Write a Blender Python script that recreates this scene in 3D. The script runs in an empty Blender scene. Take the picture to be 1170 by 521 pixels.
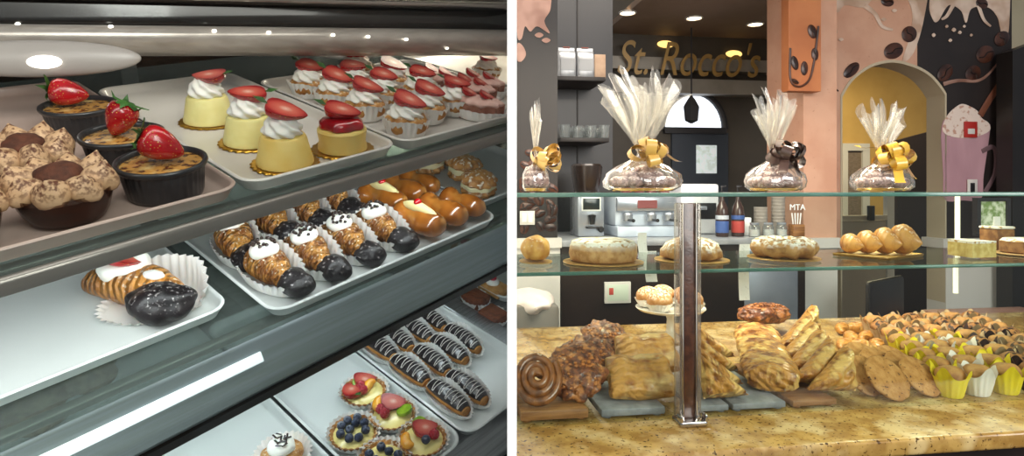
import bpy, bmesh, math, random
from mathutils import Vector, Matrix, noise
S = bpy.context.scene
COL = S.collection
PI = math.pi
# ------------------------------------------------------------------ camera, world, lights, exposure
F = 700.0                      # focal length in pixels of the 1170 x 521 frame
CX, CY = 585.0, 215.0          # principal point (level camera, shifted down a little)
EYE = 1.45
CAM = Vector((0, 0, EYE))
cd = bpy.data.cameras.new('camera')
cam = bpy.data.objects.new('camera', cd)
COL.objects.link(cam)
cam.location = CAM
cam.rotation_euler = (PI/2, 0, 0)
cd.sensor_width = 36.0
cd.lens = 36.0*F/1170.0
cd.shift_y = -(260.5-CY)/1170.0
cd.clip_start = 0.02
S.camera = cam
S.view_settings.view_transform = 'Standard'
S.view_settings.look = 'None'
S.view_settings.gamma = 1.0
S.view_settings.use_curve_mapping = False
S.view_settings.exposure = 0.0
S.cycles.transparent_max_bounces = 40
S.cycles.max_bounces = 10
w = bpy.data.worlds.new('world')
S.world = w
w.use_nodes = True
w.node_tree.nodes['Background'].inputs[0].default_value = (0.86, 0.92, 1.0, 1)
w.node_tree.nodes['Background'].inputs[1].default_value = 0.28
# frames: the pastry case (its decks slope towards the customer) and the counter
D1 = Vector((0.6565, 0.7085, 0.2588)).normalized()
NN = Vector((0.0704, -0.3992, 0.9142)).normalized()
D2 = NN.cross(D1).normalized()
FL = Matrix(((D1.x, D2.x, NN.x, 0), (D1.y, D2.y, NN.y, 0), (D1.z, D2.z, NN.z, EYE), (0, 0, 0, 1)))
YAW = math.radians(8.0)
R1 = Vector((math.cos(YAW), math.sin(YAW), 0))
R2 = Vector((-math.sin(YAW), math.cos(YAW), 0))
FR = Matrix(((R1.x, R2.x, 0, 0), (R1.y, R2.y, 0, 0), (0, 0, 1, 0), (0, 0, 0, 1)))

def ray(px, py):
    return Vector((px-CX, F, CY-py))

def PL(px, py, w):             # point of the case plane at height w seen at a pixel -> (u, v, w)
    r = ray(px, py)
    p = r*(w/r.dot(NN))
    return Vector((p.dot(D1), p.dot(D2), w))

def PLV(px, py, v):            # point of the case plane at depth v -> (u, v, w)
    r = ray(px, py)
    p = r*(v/r.dot(D2))
    return Vector((p.dot(D1), v, p.dot(NN)))

def PR(px, py, z):             # point of a level plane -> (s, t, z)
    r = ray(px, py)
    p = r*((z-EYE)/r.z)
    return Vector((p.dot(R1), p.dot(R2), z))

def PT(px, py, t):             # point of a plane parallel to the counter front -> (s, t, z)
    r = ray(px, py)
    p = r*(t/r.dot(R2))
    return Vector((p.dot(R1), t, p.z+EYE))

def lamp(name, frame, loc, aim, size, power, col=(1, 1, 1), size_y=None, spread=None):
    d = bpy.data.lights.new(name, 'AREA')
    d.shape = 'RECTANGLE'
    d.size = size
    d.size_y = size_y or size
    d.energy = power
    d.color = col
    if spread: d.spread = math.radians(spread)
    o = bpy.data.objects.new(name, d)
    COL.objects.link(o)
    a = frame @ Vector(loc)
    b = frame @ Vector(aim)
    z = (a-b).normalized()
    x = (frame.to_3x3() @ Vector((1, 0, 0)))
    x = (x - z*x.dot(z)).normalized()
    y = z.cross(x)
    o.matrix_world = Matrix(((x.x, y.x, z.x, a.x), (x.y, y.y, z.y, a.y), (x.z, y.z, z.z, a.z), (0, 0, 0, 1)))
    return o

# LED strips of the pastry case (above the top deck, and under the front edge of each upper deck)
lamp('case_top_led', FL, (0.0, 0.72, 0.05), (0.02, 0.98, -0.32), 1.75, 3.3, (1.0, 0.95, 0.88), 0.10)
lamp('upper_deck_led', FL, (0.05, 0.665, -0.352), (0.05, 0.80, -0.50), 1.3, 2.2, (0.95, 0.98, 1.0), 0.02)
lamp('middle_deck_led', FL, (0.05, 0.655, -0.535), (0.05, 0.66, -0.72), 1.3, 1.7, (0.88, 0.96, 1.0), 0.03)
lamp('unseen_shop_fill', FL, (-0.15, -0.1, 0.9), (0.0, 0.6, -0.4), 0.9, 3.2, (1.0, 0.97, 0.93), 0.6)  # unseen area light added above the customer to light the case
# daylight of the shop front behind the customer, and the counter's downlights
lamp('shop_front_daylight', FR, (1.9, -1.6, 2.5), (0.8, 1.6, 0.9), 2.4, 135.0, (1.0, 0.97, 0.92), 1.6)
lamp('counter_downlight', FR, (0.75, 1.75, 2.25), (0.75, 1.7, 0.9), 1.5, 52.0, (1.0, 0.88, 0.70), 0.25)
lamp('back_room_downlight', FR, (0.9, 2.6, 2.9), (0.9, 3.0, 1.2), 2.4, 42.0, (1.0, 0.90, 0.78), 0.5)
lamp('passage_fill', FR, (4.1, 5.0, 2.85), (4.3, 5.2, 0), 0.8, 60.0, (1.0, 0.86, 0.55), 0.8)  # unseen area light added to brighten the passage
# ------------------------------------------------------------------ materials
def lin(h):
    h = h.lstrip('#')
    c = [int(h[i:i+2], 16)/255 for i in (0, 2, 4)]
    return tuple(x/12.92 if x <= .04045 else ((x+.055)/1.055)**2.4 for x in c) + (1,)

MATS = {}
def mat(name, col, rough=.5, col2=None, scale=40, lo=.40, hi=.62, detail=4, bump=0, bscale=80, metal=0, trans=0,
        sss=0, coat=0, emis=None, estr=0, dust=None, spec=None, vor=None, stretch=None, col3=None, scale3=15, lo3=.5, hi3=.65, wave=None):
    if name in MATS: return MATS[name]
    m = bpy.data.materials.new(name)
    m.use_nodes = True
    nt = m.node_tree
    N, Lk = nt.nodes, nt.links
    b = N['Principled BSDF']
    b.inputs['Roughness'].default_value = rough
    b.inputs['Metallic'].default_value = metal
    b.inputs['Base Color'].default_value = lin(col)
    if trans: b.inputs['Transmission Weight'].default_value = trans
    if coat:
        b.inputs['Coat Weight'].default_value = coat
        b.inputs['Coat Roughness'].default_value = .08
    if sss:
        b.inputs['Subsurface Weight'].default_value = sss
        b.inputs['Subsurface Radius'].default_value = (.01, .006, .004)
        b.inputs['Subsurface Scale'].default_value = .5
    if spec is not None: b.inputs['Specular IOR Level'].default_value = spec
    if emis:
        b.inputs['Emission Color'].default_value = lin(emis)
        b.inputs['Emission Strength'].default_value = estr
    tc = N.new('ShaderNodeTexCoord')
    src = tc.outputs['Object']
    if stretch:
        mp = N.new('ShaderNodeMapping')
        mp.inputs['Scale'].default_value = stretch
        Lk.new(src, mp.inputs[0]); src = mp.outputs[0]
    out = None
    def ramp(sc, l, h, det):
        n = N.new('ShaderNodeTexNoise')
        n.inputs['Scale'].default_value = sc
        n.inputs['Detail'].default_value = det
        Lk.new(src, n.inputs['Vector'])
        r = N.new('ShaderNodeMapRange')
        r.inputs[1].default_value = l; r.inputs[2].default_value = h
        Lk.new(n.outputs[0], r.inputs[0])
        return r.outputs[0]
    def mix(fac, a, c):
        x = N.new('ShaderNodeMix'); x.data_type = 'RGBA'
        Lk.new(fac, x.inputs[0])
        if isinstance(a, tuple): x.inputs[6].default_value = a
        else: Lk.new(a, x.inputs[6])
        x.inputs[7].default_value = c
        return x.outputs[2]
    if col2: out = mix(ramp(scale, lo, hi, detail), lin(col), lin(col2))
    if col3: out = mix(ramp(scale3, lo3, hi3, 3), out if out else lin(col), lin(col3))
    if vor:                       # small spots: (colour, scale, radius)
        v = N.new('ShaderNodeTexVoronoi')
        v.inputs['Scale'].default_value = vor[1]
        Lk.new(src, v.inputs['Vector'])
        r = N.new('ShaderNodeMapRange')
        r.inputs[1].default_value = vor[2]; r.inputs[2].default_value = vor[2]*.6
        Lk.new(v.outputs['Distance'], r.inputs[0])
        out = mix(r.outputs[0], out if out else lin(col), lin(vor[0]))
        if not bump:
            bp = N.new('ShaderNodeBump'); bp.inputs['Strength'].default_value = .6; bp.inputs['Distance'].default_value = .002
            bp.invert = True
            Lk.new(r.outputs[0], bp.inputs['Height']); Lk.new(bp.outputs[0], b.inputs['Normal'])
    if dust:                      # powdered sugar / cocoa lying on upward faces: (colour, scale, lo, hi)
        sp = N.new('ShaderNodeSeparateXYZ')
        Lk.new(tc.outputs['Normal'], sp.inputs[0])
        r1 = N.new('ShaderNodeMapRange'); r1.inputs[1].default_value = .1; r1.inputs[2].default_value = .75
        Lk.new(sp.outputs[2], r1.inputs[0])
        mm = N.new('ShaderNodeMath'); mm.operation = 'MULTIPLY'
        Lk.new(r1.outputs[0], mm.inputs[0]); Lk.new(ramp(dust[1], dust[2], dust[3], 5), mm.inputs[1])
        out = mix(mm.outputs[0], out if out else lin(col), lin(dust[0]))
    if out is not None: Lk.new(out, b.inputs['Base Color'])
    if bump:
        n = N.new('ShaderNodeTexNoise'); n.inputs['Scale'].default_value = bscale; n.inputs['Detail'].default_value = 5
        Lk.new(src, n.inputs['Vector'])
        bp = N.new('ShaderNodeBump'); bp.inputs['Strength'].default_value = bump; bp.inputs['Distance'].default_value = .004
        Lk.new(n.outputs[0], bp.inputs['Height']); Lk.new(bp.outputs[0], b.inputs['Normal'])
        if wave:                  # leafed layers: (scale, distortion, strength, axis)
            wv = N.new('ShaderNodeTexWave'); wv.bands_direction = wave[3]
            wv.inputs['Scale'].default_value = wave[0]; wv.inputs['Distortion'].default_value = wave[1]
            wv.inputs['Detail'].default_value = 3; wv.inputs['Detail Scale'].default_value = 1.5
            Lk.new(tc.outputs['Object'], wv.inputs['Vector'])
            b2 = N.new('ShaderNodeBump'); b2.inputs['Strength'].default_value = wave[2]; b2.inputs['Distance'].default_value = .006
            Lk.new(wv.outputs[0], b2.inputs['Height']); Lk.new(bp.outputs[0], b2.inputs['Normal']); Lk.new(b2.outputs[0], b.inputs['Normal'])
    MATS[name] = m
    return m

def sheet_glass(name, tint='#ffffff', haze=0.0, hazecol='#ffffff', ior=1.45, rough=.02, boost=1.0):
    """thin clear sheet: sees straight through, mirrors at grazing angles, may carry a thin milky film"""
    if name in MATS: return MATS[name]
    m = bpy.data.materials.new(name); m.use_nodes = True
    nt = m.node_tree; N, Lk = nt.nodes, nt.links
    N.remove(N['Principled BSDF'])
    o = N['Material Output']
    t = N.new('ShaderNodeBsdfTransparent'); t.inputs[0].default_value = lin(tint)
    g = N.new('ShaderNodeBsdfGlossy'); g.inputs['Roughness'].default_value = rough
    fr = N.new('ShaderNodeFresnel')
    ge = N.new('ShaderNodeNewGeometry')          # both faces of the sheet mirror alike
    io = N.new('ShaderNodeMapRange'); io.inputs[3].default_value = ior; io.inputs[4].default_value = 1/ior
    Lk.new(ge.outputs['Backfacing'], io.inputs[0]); Lk.new(io.outputs[0], fr.inputs[0])
    mu = N.new('ShaderNodeMath'); mu.operation = 'MULTIPLY'; mu.inputs[1].default_value = boost; mu.use_clamp = True
    Lk.new(fr.outputs[0], mu.inputs[0])
    mx = N.new('ShaderNodeMixShader')
    Lk.new(mu.outputs[0], mx.inputs[0]); Lk.new(t.outputs[0], mx.inputs[1]); Lk.new(g.outputs[0], mx.inputs[2])
    last = mx.outputs[0]
    if haze:
        d = N.new('ShaderNodeBsdfDiffuse'); d.inputs[0].default_value = lin(hazecol)
        tr = N.new('ShaderNodeBsdfTranslucent'); tr.inputs[0].default_value = lin(hazecol)
        a = N.new('ShaderNodeMixShader'); a.inputs[0].default_value = .5
        Lk.new(d.outputs[0], a.inputs[1]); Lk.new(tr.outputs[0], a.inputs[2])
        h = N.new('ShaderNodeMixShader'); h.inputs[0].default_value = haze
        Lk.new(last, h.inputs[1]); Lk.new(a.outputs[0], h.inputs[2])
        last = h.outputs[0]
    Lk.new(last, o.inputs[0])
    MATS[name] = m
    return m

# ------------------------------------------------------------------ mesh builder
def nz(p, f, seed=0):
    return noise.noise(Vector((p[0]*f+seed*7.3, p[1]*f-seed*3.1, p[2]*f+seed*1.7)))

class MB:
    def __init__(s): s.v = []; s.f = []; s.m = []
    def add(s, v, f, m=0, M=None):
        k = len(s.v)
        s.v += [tuple(M @ Vector(p)) if M else tuple(p) for p in v]
        s.f += [tuple(i+k for i in q) for q in f]
        s.m += [m]*len(f)
        return s
    def box(s, x0, x1, y0, y1, z0, z1, m=0, M=None):
        v = [(x, y, z) for x in (x0, x1) for y in (y0, y1) for z in (z0, z1)]
        return s.add(v, [(0, 1, 3, 2), (4, 6, 7, 5), (0, 4, 5, 1), (2, 3, 7, 6), (0, 2, 6, 4), (1, 5, 7, 3)], m, M)
    def rbox(s, x0, x1, y0, y1, z0, z1, r=.003, seg=2, m=0, M=None):
        bm = bmesh.new()
        bmesh.ops.create_cube(bm, size=1)
        for q in bm.verts:
            q.co = Vector(((x0+x1)/2+q.co.x*(x1-x0), (y0+y1)/2+q.co.y*(y1-y0), (z0+z1)/2+q.co.z*(z1-z0)))
        bmesh.ops.bevel(bm, geom=bm.edges[:], offset=r, segments=seg, affect='EDGES', profile=.5)
        return s.bm(bm, m, M)
    def bm(s, bm, m=0, M=None):
        bm.verts.index_update()
        s.add([q.co[:] for q in bm.verts], [[q.index for q in f.verts] for f in bm.faces], m, M)
        bm.free()
        return s
    def lathe(s, prof, seg=32, rf=None, m=0, M=None, cap0=True, cap1=True, sx=1, sy=1):
        v = []; f = []; n = len(prof)
        for r, z in prof:
            for i in range(seg):
                a = 2*PI*i/seg
                k = rf(a, r, z) if rf else (1, 0)
                if not isinstance(k, tuple): k = (k, 0)
                v.append((r*k[0]*math.cos(a)*sx, r*k[0]*math.sin(a)*sy, z+k[1]))
        for j in range(n-1):
            for i in range(seg):
                i2 = (i+1) % seg
                f.append((j*seg+i, j*seg+i2, (j+1)*seg+i2, (j+1)*seg+i))
        if cap0: f.append(tuple(range(seg-1, -1, -1)))
        if cap1: f.append(tuple((n-1)*seg+i for i in range(seg)))
        return s.add(v, f, m, M)
    def blob(s, c, r, amp=0, freq=30, sub=3, seed=0, m=0, M=None, fn=None, flat=None):
        bm = bmesh.new()
        bmesh.ops.create_icosphere(bm, subdivisions=sub, radius=1)
        for q in bm.verts:
            d = q.co.normalized()
            p = Vector((d.x*r[0], d.y*r[1], d.z*r[2]))
            k = 1+amp*(nz(p, freq, seed)+.5*nz(p, freq*2.1, seed+3))
            if fn: k *= fn(d)
            p *= k
            if flat is not None and p.z < flat: p.z = flat+(p.z-flat)*.08
            q.co = p+Vector(c)
        return s.bm(bm, m, M)
    def sweep(s, path, rad, seg=16, m=0, M=None, rf=None, up=(0, 0, 1), cap=True):
        """tube along path; rad = list of r or (across, up)"""
        P = [Vector(p) for p in path]; n = len(P); v = []; f = []
        for j in range(n):
            t = (P[min(j+1, n-1)]-P[max(j-1, 0)]).normalized()
            x = t.cross(Vector(up))
            if x.length < 1e-4: x = t.cross(Vector((1, 0, 0)))
            x.normalize(); y = x.cross(t).normalized()
            a, b = rad[j] if isinstance(rad[j], (tuple, list)) else (rad[j], rad[j])
            for i in range(seg):
                an = 2*PI*i/seg
                k = rf(j/(n-1), an) if rf else 1
                v.append(P[j]+x*a*k*math.cos(an)+y*b*k*math.sin(an))
        for j in range(n-1):
            for i in range(seg):
                i2 = (i+1) % seg
                f.append((j*seg+i, j*seg+i2, (j+1)*seg+i2, (j+1)*seg+i))
        if cap:
            f.append(tuple(range(seg-1, -1, -1))); f.append(tuple((n-1)*seg+i for i in range(seg)))
        return s.add(v, f, m, M)
    def prism(s, pts, y0, y1, m=0, M=None):      # polygon in x,z extruded along y
        n = len(pts)
        v = [(p[0], y0, p[1]) for p in pts]+[(p[0], y1, p[1]) for p in pts]
        f = [tuple(range(n)), tuple(range(2*n-1, n-1, -1))]+[(i, i+n, (i+1) % n+n, (i+1) % n) for i in range(n)]
        return s.add(v, f, m, M)
    def zprism(s, pts, z0, z1, m=0, M=None):
        n = len(pts)
        v = [(p[0], p[1], z0) for p in pts]+[(p[0], p[1], z1) for p in pts]
        f = [tuple(range(n-1, -1, -1)), tuple(range(n, 2*n))]+[(i, (i+1) % n, (i+1) % n+n, i+n) for i in range(n)]
        return s.add(v, f, m, M)
    def mesh(s, name, mats, smooth=True, angle=40):
        me = bpy.data.meshes.new(name)
        me.from_pydata(s.v, [], s.f)
        for q in (mats if isinstance(mats, (list, tuple)) else [mats]): me.materials.append(q)
        me.polygons.foreach_set('material_index', s.m)
        me.update()
        bm = bmesh.new(); bm.from_mesh(me)
        bmesh.ops.recalc_face_normals(bm, faces=bm.faces[:])
        bm.to_mesh(me); bm.free()
        if smooth:
            me.polygons.foreach_set('use_smooth', [True]*len(me.polygons))
            if angle: me.set_sharp_from_angle(angle=math.radians(angle))
        return me

def spl(pts, n=6, closed=True):
    out = []; k = len(pts)
    for i in range(k if closed else k-1):
        g = lambda j: Vector(pts[j % k]) if closed else Vector(pts[max(0, min(k-1, j))])
        a, b, c, d = g(i-1), g(i), g(i+1), g(i+2)
        for q in range(n):
            t = q/n
            out.append(tuple(.5*((2*b)+(c-a)*t+(2*a-5*b+4*c-d)*t*t+(3*b-a-3*c+d)*t**3)))
    if not closed: out.append(tuple(pts[-1]))
    return out

def rrect(w, d, r, n=5):
    out = []
    for cx, cy, a0 in ((w/2-r, d/2-r, 0), (-w/2+r, d/2-r, PI/2), (-w/2+r, -d/2+r, PI), (w/2-r, -d/2+r, 1.5*PI)):
        for i in range(n+1):
            a = a0+PI/2*i/n
            out.append((cx+r*math.cos(a), cy+r*math.sin(a)))
    return out

def loft(mb, loops, m=0, M=None, cap0=True, cap1=True):
    n = len(loops[0]); v = [p for l in loops for p in l]; f = []
    for j in range(len(loops)-1):
        for i in range(n):
            f.append((j*n+i, j*n+(i+1) % n, (j+1)*n+(i+1) % n, (j+1)*n+i))
    if cap0: f.append(tuple(range(n-1, -1, -1)))
    if cap1: f.append(tuple((len(loops)-1)*n+i for i in range(n)))
    return mb.add(v, f, m, M)

# ------------------------------------------------------------------ scene objects
def link(name, data, parent=None):
    o = bpy.data.objects.new(name, data)
    COL.objects.link(o)
    if parent: o.parent = parent
    return o

def tags(o, label=None, cat=None, group=None, kind=None):
    if label: o['label'] = label
    if cat: o['category'] = cat
    if group: o['group'] = group
    if kind: o['kind'] = kind
    return o

class P:                        # one part: name, mesh, sub-parts, own matrix, label, kind
    def __init__(s, name, mesh, subs=(), M=None, label=None, kind=None):
        s.name, s.mesh, s.subs, s.M, s.label, s.kind = name, mesh, subs, M, label, kind

def place(kind, frame, loc, label, cat, group=None, rz=0, sc=1, M=None, floor=None):
    """put one thing of a kind down; kind = (name, root mesh or None, [parts]); meshes are shared between repeats"""
    name, rm, parts = kind
    o = link(name, rm)
    if rm is None: o.empty_display_size = .02
    s = sc if isinstance(sc, (tuple, list)) else (sc, sc, sc)
    if M is None and rm and Vector(loc).length > 1e-6:         # stand it on its lowest point
        lo = min(min((v.co.z for v in rm.vertices), default=0), *[min(((p.M or Matrix()) @ v.co).z for v in p.mesh.vertices) for p in parts] or [0])
        loc = Vector(loc)+Vector((0, 0, max(0, -lo)*s[2]))
    if floor is not None:        # a leaning thing is raised until it rests on the surface below
        Q = Matrix.Rotation(rz, 4, 'Z') @ (M or Matrix()) @ Matrix.Diagonal((*s, 1))
        lo = min((Q @ v.co).z for v in rm.vertices)
        loc = Vector(loc); loc.z = max(loc.z, floor-lo)
    o.matrix_world = frame @ Matrix.Translation(Vector(loc)) @ Matrix.Rotation(rz, 4, 'Z') @ (M or Matrix()) @ Matrix.Diagonal((*s, 1))
    tags(o, label, cat, group)
    for p in parts:
        c = link(p.name, p.mesh, o)
        if p.M: c.matrix_local = p.M
        tags(c, p.label, kind=p.kind)
        for q in p.subs:
            d = link(q.name, q.mesh, c)
            if q.M: d.matrix_local = q.M
            tags(d, q.label, kind=q.kind)
    return o

def one(name, mesh, frame, label, cat, group=None, loc=(0, 0, 0), parts=(), rz=0, sc=1, M=None, floor=None):
    return place((name, mesh, parts), frame, loc, label, cat, group, rz, sc, M, floor)

def struct(name, mesh, frame=Matrix(), parent=None):
    o = link(name, mesh, parent)
    if parent is None: o.matrix_world = frame
    o['kind'] = 'structure'
    return o

def T(x=0, y=0, z=0): return Matrix.Translation((x, y, z))
def RX(a): return Matrix.Rotation(a, 4, 'X')
def RY(a): return Matrix.Rotation(a, 4, 'Y')
def RZ(a): return Matrix.Rotation(a, 4, 'Z')

def clip(o, co, no):            # cut a thing off where it meets the partition
    bm = bmesh.new(); bm.from_mesh(o.data)
    W = o.matrix_basis.copy(); q = o.parent
    while q is not None: W = q.matrix_basis @ W; q = q.parent
    c = W.inverted() @ Vector(co); n = (W.to_3x3().transposed() @ Vector(no)).normalized()
    r = bmesh.ops.bisect_plane(bm, geom=bm.verts[:]+bm.edges[:]+bm.faces[:], plane_co=c, plane_no=n, clear_outer=True)
    ed = [e for e in r['geom_cut'] if isinstance(e, bmesh.types.BMEdge)]
    bmesh.ops.holes_fill(bm, edges=ed, sides=0)
    me = o.data.copy(); bm.to_mesh(me); bm.free(); o.data = me
# ================================================================== THE PASTRY CASE (left of the partition)
W1, W2, W3 = -.32, -.50, -.72            # deck heights below the eye
PART = (Vector((-.0045, 0, 0)), Vector((1, 0, 0)))
m_cream = mat('whipped_cream', '#f3efe6', .45, sss=.15, bump=.05, bscale=120)
m_straw = mat('strawberry_flesh', '#b3141c', .22, '#8c0a12', 30, vor=('#d8a04a', 330, .22), coat=.5)
m_leaf = mat('calyx_green', '#3d6b2a', .55, '#27491b', 90)
m_paper = mat('paper_white', '#e9e6e2', .8, sss=.1)
m_gold = mat('gold_foil', '#c99a3a', .28, metal=.85, bump=.3, bscale=60)
m_puff = mat('choux_golden', '#c99552', .6, '#9c6428', 70, dust=('#f3ead8', 190, .56, .68), bump=.5, bscale=140)
m_flaky = mat('flaky_golden', '#c68a3d', .5, '#84490f', 70, wave=(55, 6, .9, 'Y'), dust=('#f2e9d6', 240, .57, .68), bump=.6, bscale=150, coat=.2)
m_choc = mat('dark_chocolate', '#241a18', .35, '#17100f', 50, coat=.3)
m_chocdust = mat('chocolate_sugared', '#211b1d', .4, '#141012', 50, dust=('#b9b2b0', 240, .59, .72), bump=.3, bscale=120)
m_chip = mat('chocolate_chip', '#2a1a13', .35)

# ---- kinds
def cut_mat():
    m = mat('strawberry_cut', '#c3242a', .4, coat=.1)
    nt = m.node_tree; N, Lk = nt.nodes, nt.links
    tc = N.new('ShaderNodeTexCoord'); mp = N.new('ShaderNodeMapping')
    mp.inputs['Scale'].default_value = (1/.0135, 1/.018, 0); mp.inputs['Location'].default_value = (0, -.95, 0)
    ln = N.new('ShaderNodeVectorMath'); ln.operation = 'LENGTH'
    cr = N.new('ShaderNodeValToRGB')
    e = cr.color_ramp.elements
    e[0].position = .0; e[0].color = lin('#e6b7a4'); e[1].position = 1; e[1].color = lin('#8e0f14')
    k = e.new(.35); k.color = lin('#cc6553'); k = e.new(.84); k.color = lin('#b23a32')
    Lk.new(tc.outputs['Object'], mp.inputs[0]); Lk.new(mp.outputs[0], ln.inputs[0]); Lk.new(ln.outputs[1], cr.inputs[0])
    Lk.new(cr.outputs[0], N['Principled BSDF'].inputs['Base Color'])
    return m
m_cut = cut_mat()
BP = [(.0, 0), (.008, .0005), (.0125, .003), (.0145, .008), (.0142, .014), (.0122, .021), (.0088, .028), (.0045, .0335), (.001, .036)]

def calyx_mesh(n=7, L=.0165):
    mb = MB()
    for i in range(n):
        a = 2*PI*i/n+.2*math.sin(i*3)
        l = L*(1+.25*math.sin(i*5))
        row = []
        for t, w, z in ((0, .0022, 0), (.4, .0034, -.001), (.75, .0024, -.0005-.002*(i % 2)), (1, .0003, -.004*(i % 3)+.004)):
            for sgn in (-1, 0, 1):
                x, y = l*t, sgn*w
                row.append((x*math.cos(a)-y*math.sin(a), x*math.sin(a)+y*math.cos(a), z+(.0008 if sgn == 0 else 0)))
        f = [(r*3+c, r*3+c+1, r*3+c+4, r*3+c+3) for r in range(3) for c in (0, 1)]
        mb.add(row, f)
    mb.lathe([(.0012, 0), (.0008, .004), (.0004, .007)], 6, M=RX(PI)@T(0, 0, -.001))
    return mb.mesh('calyx', m_leaf, angle=80)
calyx = calyx_mesh()

def whole_berry(s=1.0):
    mb = MB().lathe([(r*s, z*s) for r, z in BP], 22, rf=lambda a, r, z: 1+.03*math.sin(3*a))
    return mb.mesh('strawberry', m_straw)
berry = whole_berry(1.0)
def P_berry(M, s=1.0):            # whole berry lying along M's z axis, leaves at z=0
    return P('strawberry', berry, [P('calyx', calyx, M=RX(PI)@T(0, 0, .0015))], M@Matrix.Diagonal((s, s, s, 1)))

def berry_at(c, axis, s):         # whole berry with its middle at c, stem to tip along axis
    a = Vector(axis).normalized()
    q = Vector((0, 0, 1)).rotation_difference(a).to_matrix().to_4x4()
    return P_berry(T(*(Vector(c)-a*.018*s))@q, s)

def half_berry_mesh():
    mb = MB(); v = []; f = []; n = 11; k = len(BP)
    for r, z in BP:
        for i in range(n):
            a = PI+PI*i/(n-1)
            v.append((r*math.cos(a), z, r*math.sin(a)*.75))
    for j in range(k-1):
        for i in range(n-1): f.append((j*n+i, j*n+i+1, (j+1)*n+i+1, (j+1)*n+i))
    mb.add(v, f)
    return mb.mesh('strawberry_half', m_straw, angle=70)
def half_face_mesh():
    pts = [(r, z) for r, z in BP]+[(-r, z) for r, z in BP[::-1]]
    mb = MB().add([(x, y, .0003) for x, y in pts], [tuple(range(len(pts)))])
    return mb.mesh('cut_face', m_cut, smooth=False)
half_b, half_f = half_berry_mesh(), half_face_mesh()
leaf1 = MB().add([(0, 0, 0), (.005, -.006, .002), (.0, -.014, .003), (-.005, -.006, .002), (.0, -.007, .0035)], [(0, 1, 4), (1, 2, 4), (2, 3, 4), (3, 0, 4)]).mesh('calyx', m_leaf, angle=80)
def half_at(c, axis, s=1.0, leaf=True, nrm=(-.10, -.14, .98)):   # cut face towards nrm, stem to tip along axis, middle at c
    y = Vector(axis).normalized(); z = Vector(nrm); z = (z-y*z.dot(y)).normalized(); x = y.cross(z)
    R = Matrix(((x.x, y.x, z.x, 0), (x.y, y.y, z.y, 0), (x.z, y.z, z.z, 0), (0, 0, 0, 1)))
    return P_half(T(*(Vector(c)-y*.018*s))@R, s, leaf)
def P_half(M, s=1.0, leaf=True):   # half berry: cut face up (+z), stem at y=0, tip at +y
    subs = [P('cut_face', half_f, label='pale pink cut face')]
    if leaf: subs.append(P('calyx', leaf1, M=T(0, .002, 0)))
    return P('strawberry_half', half_b, subs, M@Matrix.Diagonal((s, s, s, 1)))

def swirl_mesh(R=.022, H=.03, ridges=7, twist=2.2, name='cream_swirl', m=None):
    prof = []
    for i in range(15):
        t = i/14
        r = R*(1-.05*t)*math.sqrt(max(0, 1-(t**1.7)))*(1 if t > .12 else .8+1.6*t)
        prof.append((max(r, .0008), H*t))
    ro = lambda a, r, z: 1+.13*math.cos(ridges*a+twist*2*PI*z/H)*(1 if z < H*.9 else .3)+.045*math.sin(3*2*PI*z/H-a)
    return MB().lathe(prof, 56, rf=ro).mesh(name, m or m_cream, angle=80)
swirl = swirl_mesh()

def liner_mesh(rx, ry, h, flare=1.5, n=26, amp=.06, name='paper_liner', m=None, low=None):
    """fluted paper case; low(a) scales wall height round the rim"""
    seg = n*4; loops = []
    for k, (t, g) in enumerate(((0, 1), (.08, 1.04), (.5, 1+(flare-1)*.55), (1, flare))):
        lp = []
        for i in range(seg):
            a = 2*PI*i/seg
            hh = h*(low(a) if low else 1)*(1+.06*math.sin(2*a+1)+.05*math.sin(5*a))
            q = g*(1+amp*t*math.cos(n*a))
            lp.append((rx*q*math.cos(a), ry*q*math.sin(a), .0006+hh*t))
        loops.append(lp)
    mb = MB(); loft(mb, loops, cap1=False)
    return mb.mesh(name, m or m_paper, angle=80)

# tray: rounded rectangle with a rolled rim
def tray_mesh(w, d, mt, h=.016, r=.028):
    mb = MB(); L = []
    for ins, z in ((.010, 0), (.005, .009), (.0012, h-.002), (0, h), (.0015, h+.002), (.004, h+.0018), (.006, h-.0015), (.0085, .006), (.0125, .003)):
        L.append([(x, y, z) for x, y in rrect(w-2*ins, d-2*ins, max(r-ins, .004))])
    loft(mb, L)
    return mb.mesh('display_tray', mt, angle=60)
m_taupe = mat('tray_taupe', '#b9a196', .35, '#b0978b', 8, coat=.3)
m_trayw = mat('tray_white', '#d9d2ca', .32, '#d2cac2', 8, coat=.3)
m_trayg = mat('tray_cool_white', '#d5d8d6', .3, '#cdd1cf', 8, coat=.3)

# ---- case structure: glass decks, rails, back
g_deck = sheet_glass('deck_glass', '#dfe8e5', haze=.16, hazecol='#a3aaa8')
m_steel = mat('brushed_steel', '#a9aaab', .34, '#8f9192', 6, metal=.9, stretch=(1, 60, 60))
m_dark = mat('case_black', '#17120f', .45, '#0e0b09', 20)
m_edge = mat('deck_front_profile', '#8d8680', .3, metal=.6)
def deck(u0, u1, v0, v1, w, label, edge=.017):
    root = one('glass_deck', MB().box(u0, u1, v0, v1, w-.010, w).mesh('glass_deck', g_deck, False), FL, label, 'shelf', 'decks of the pastry case')
    clip(root, *PART)
    if edge:
        e = link('front_profile', MB().rbox(u0, u1, v0-.012, v0-.0003, w-edge, w+.001, .004).mesh('front_profile', m_edge), root)
        clip(e, *PART)
    b = link('support_bar', MB().rbox(u0, u1, v0+.03, v0+.045, w-.02, w-.0105, .003).mesh('support_bar', m_edge), root)
    clip(b, *PART)
    return root
TH = .003
deck(-.55, 1.35, .640, 1.36, W1-TH-.0005, 'top glass deck of the pastry case under the cheesecakes')
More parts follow.
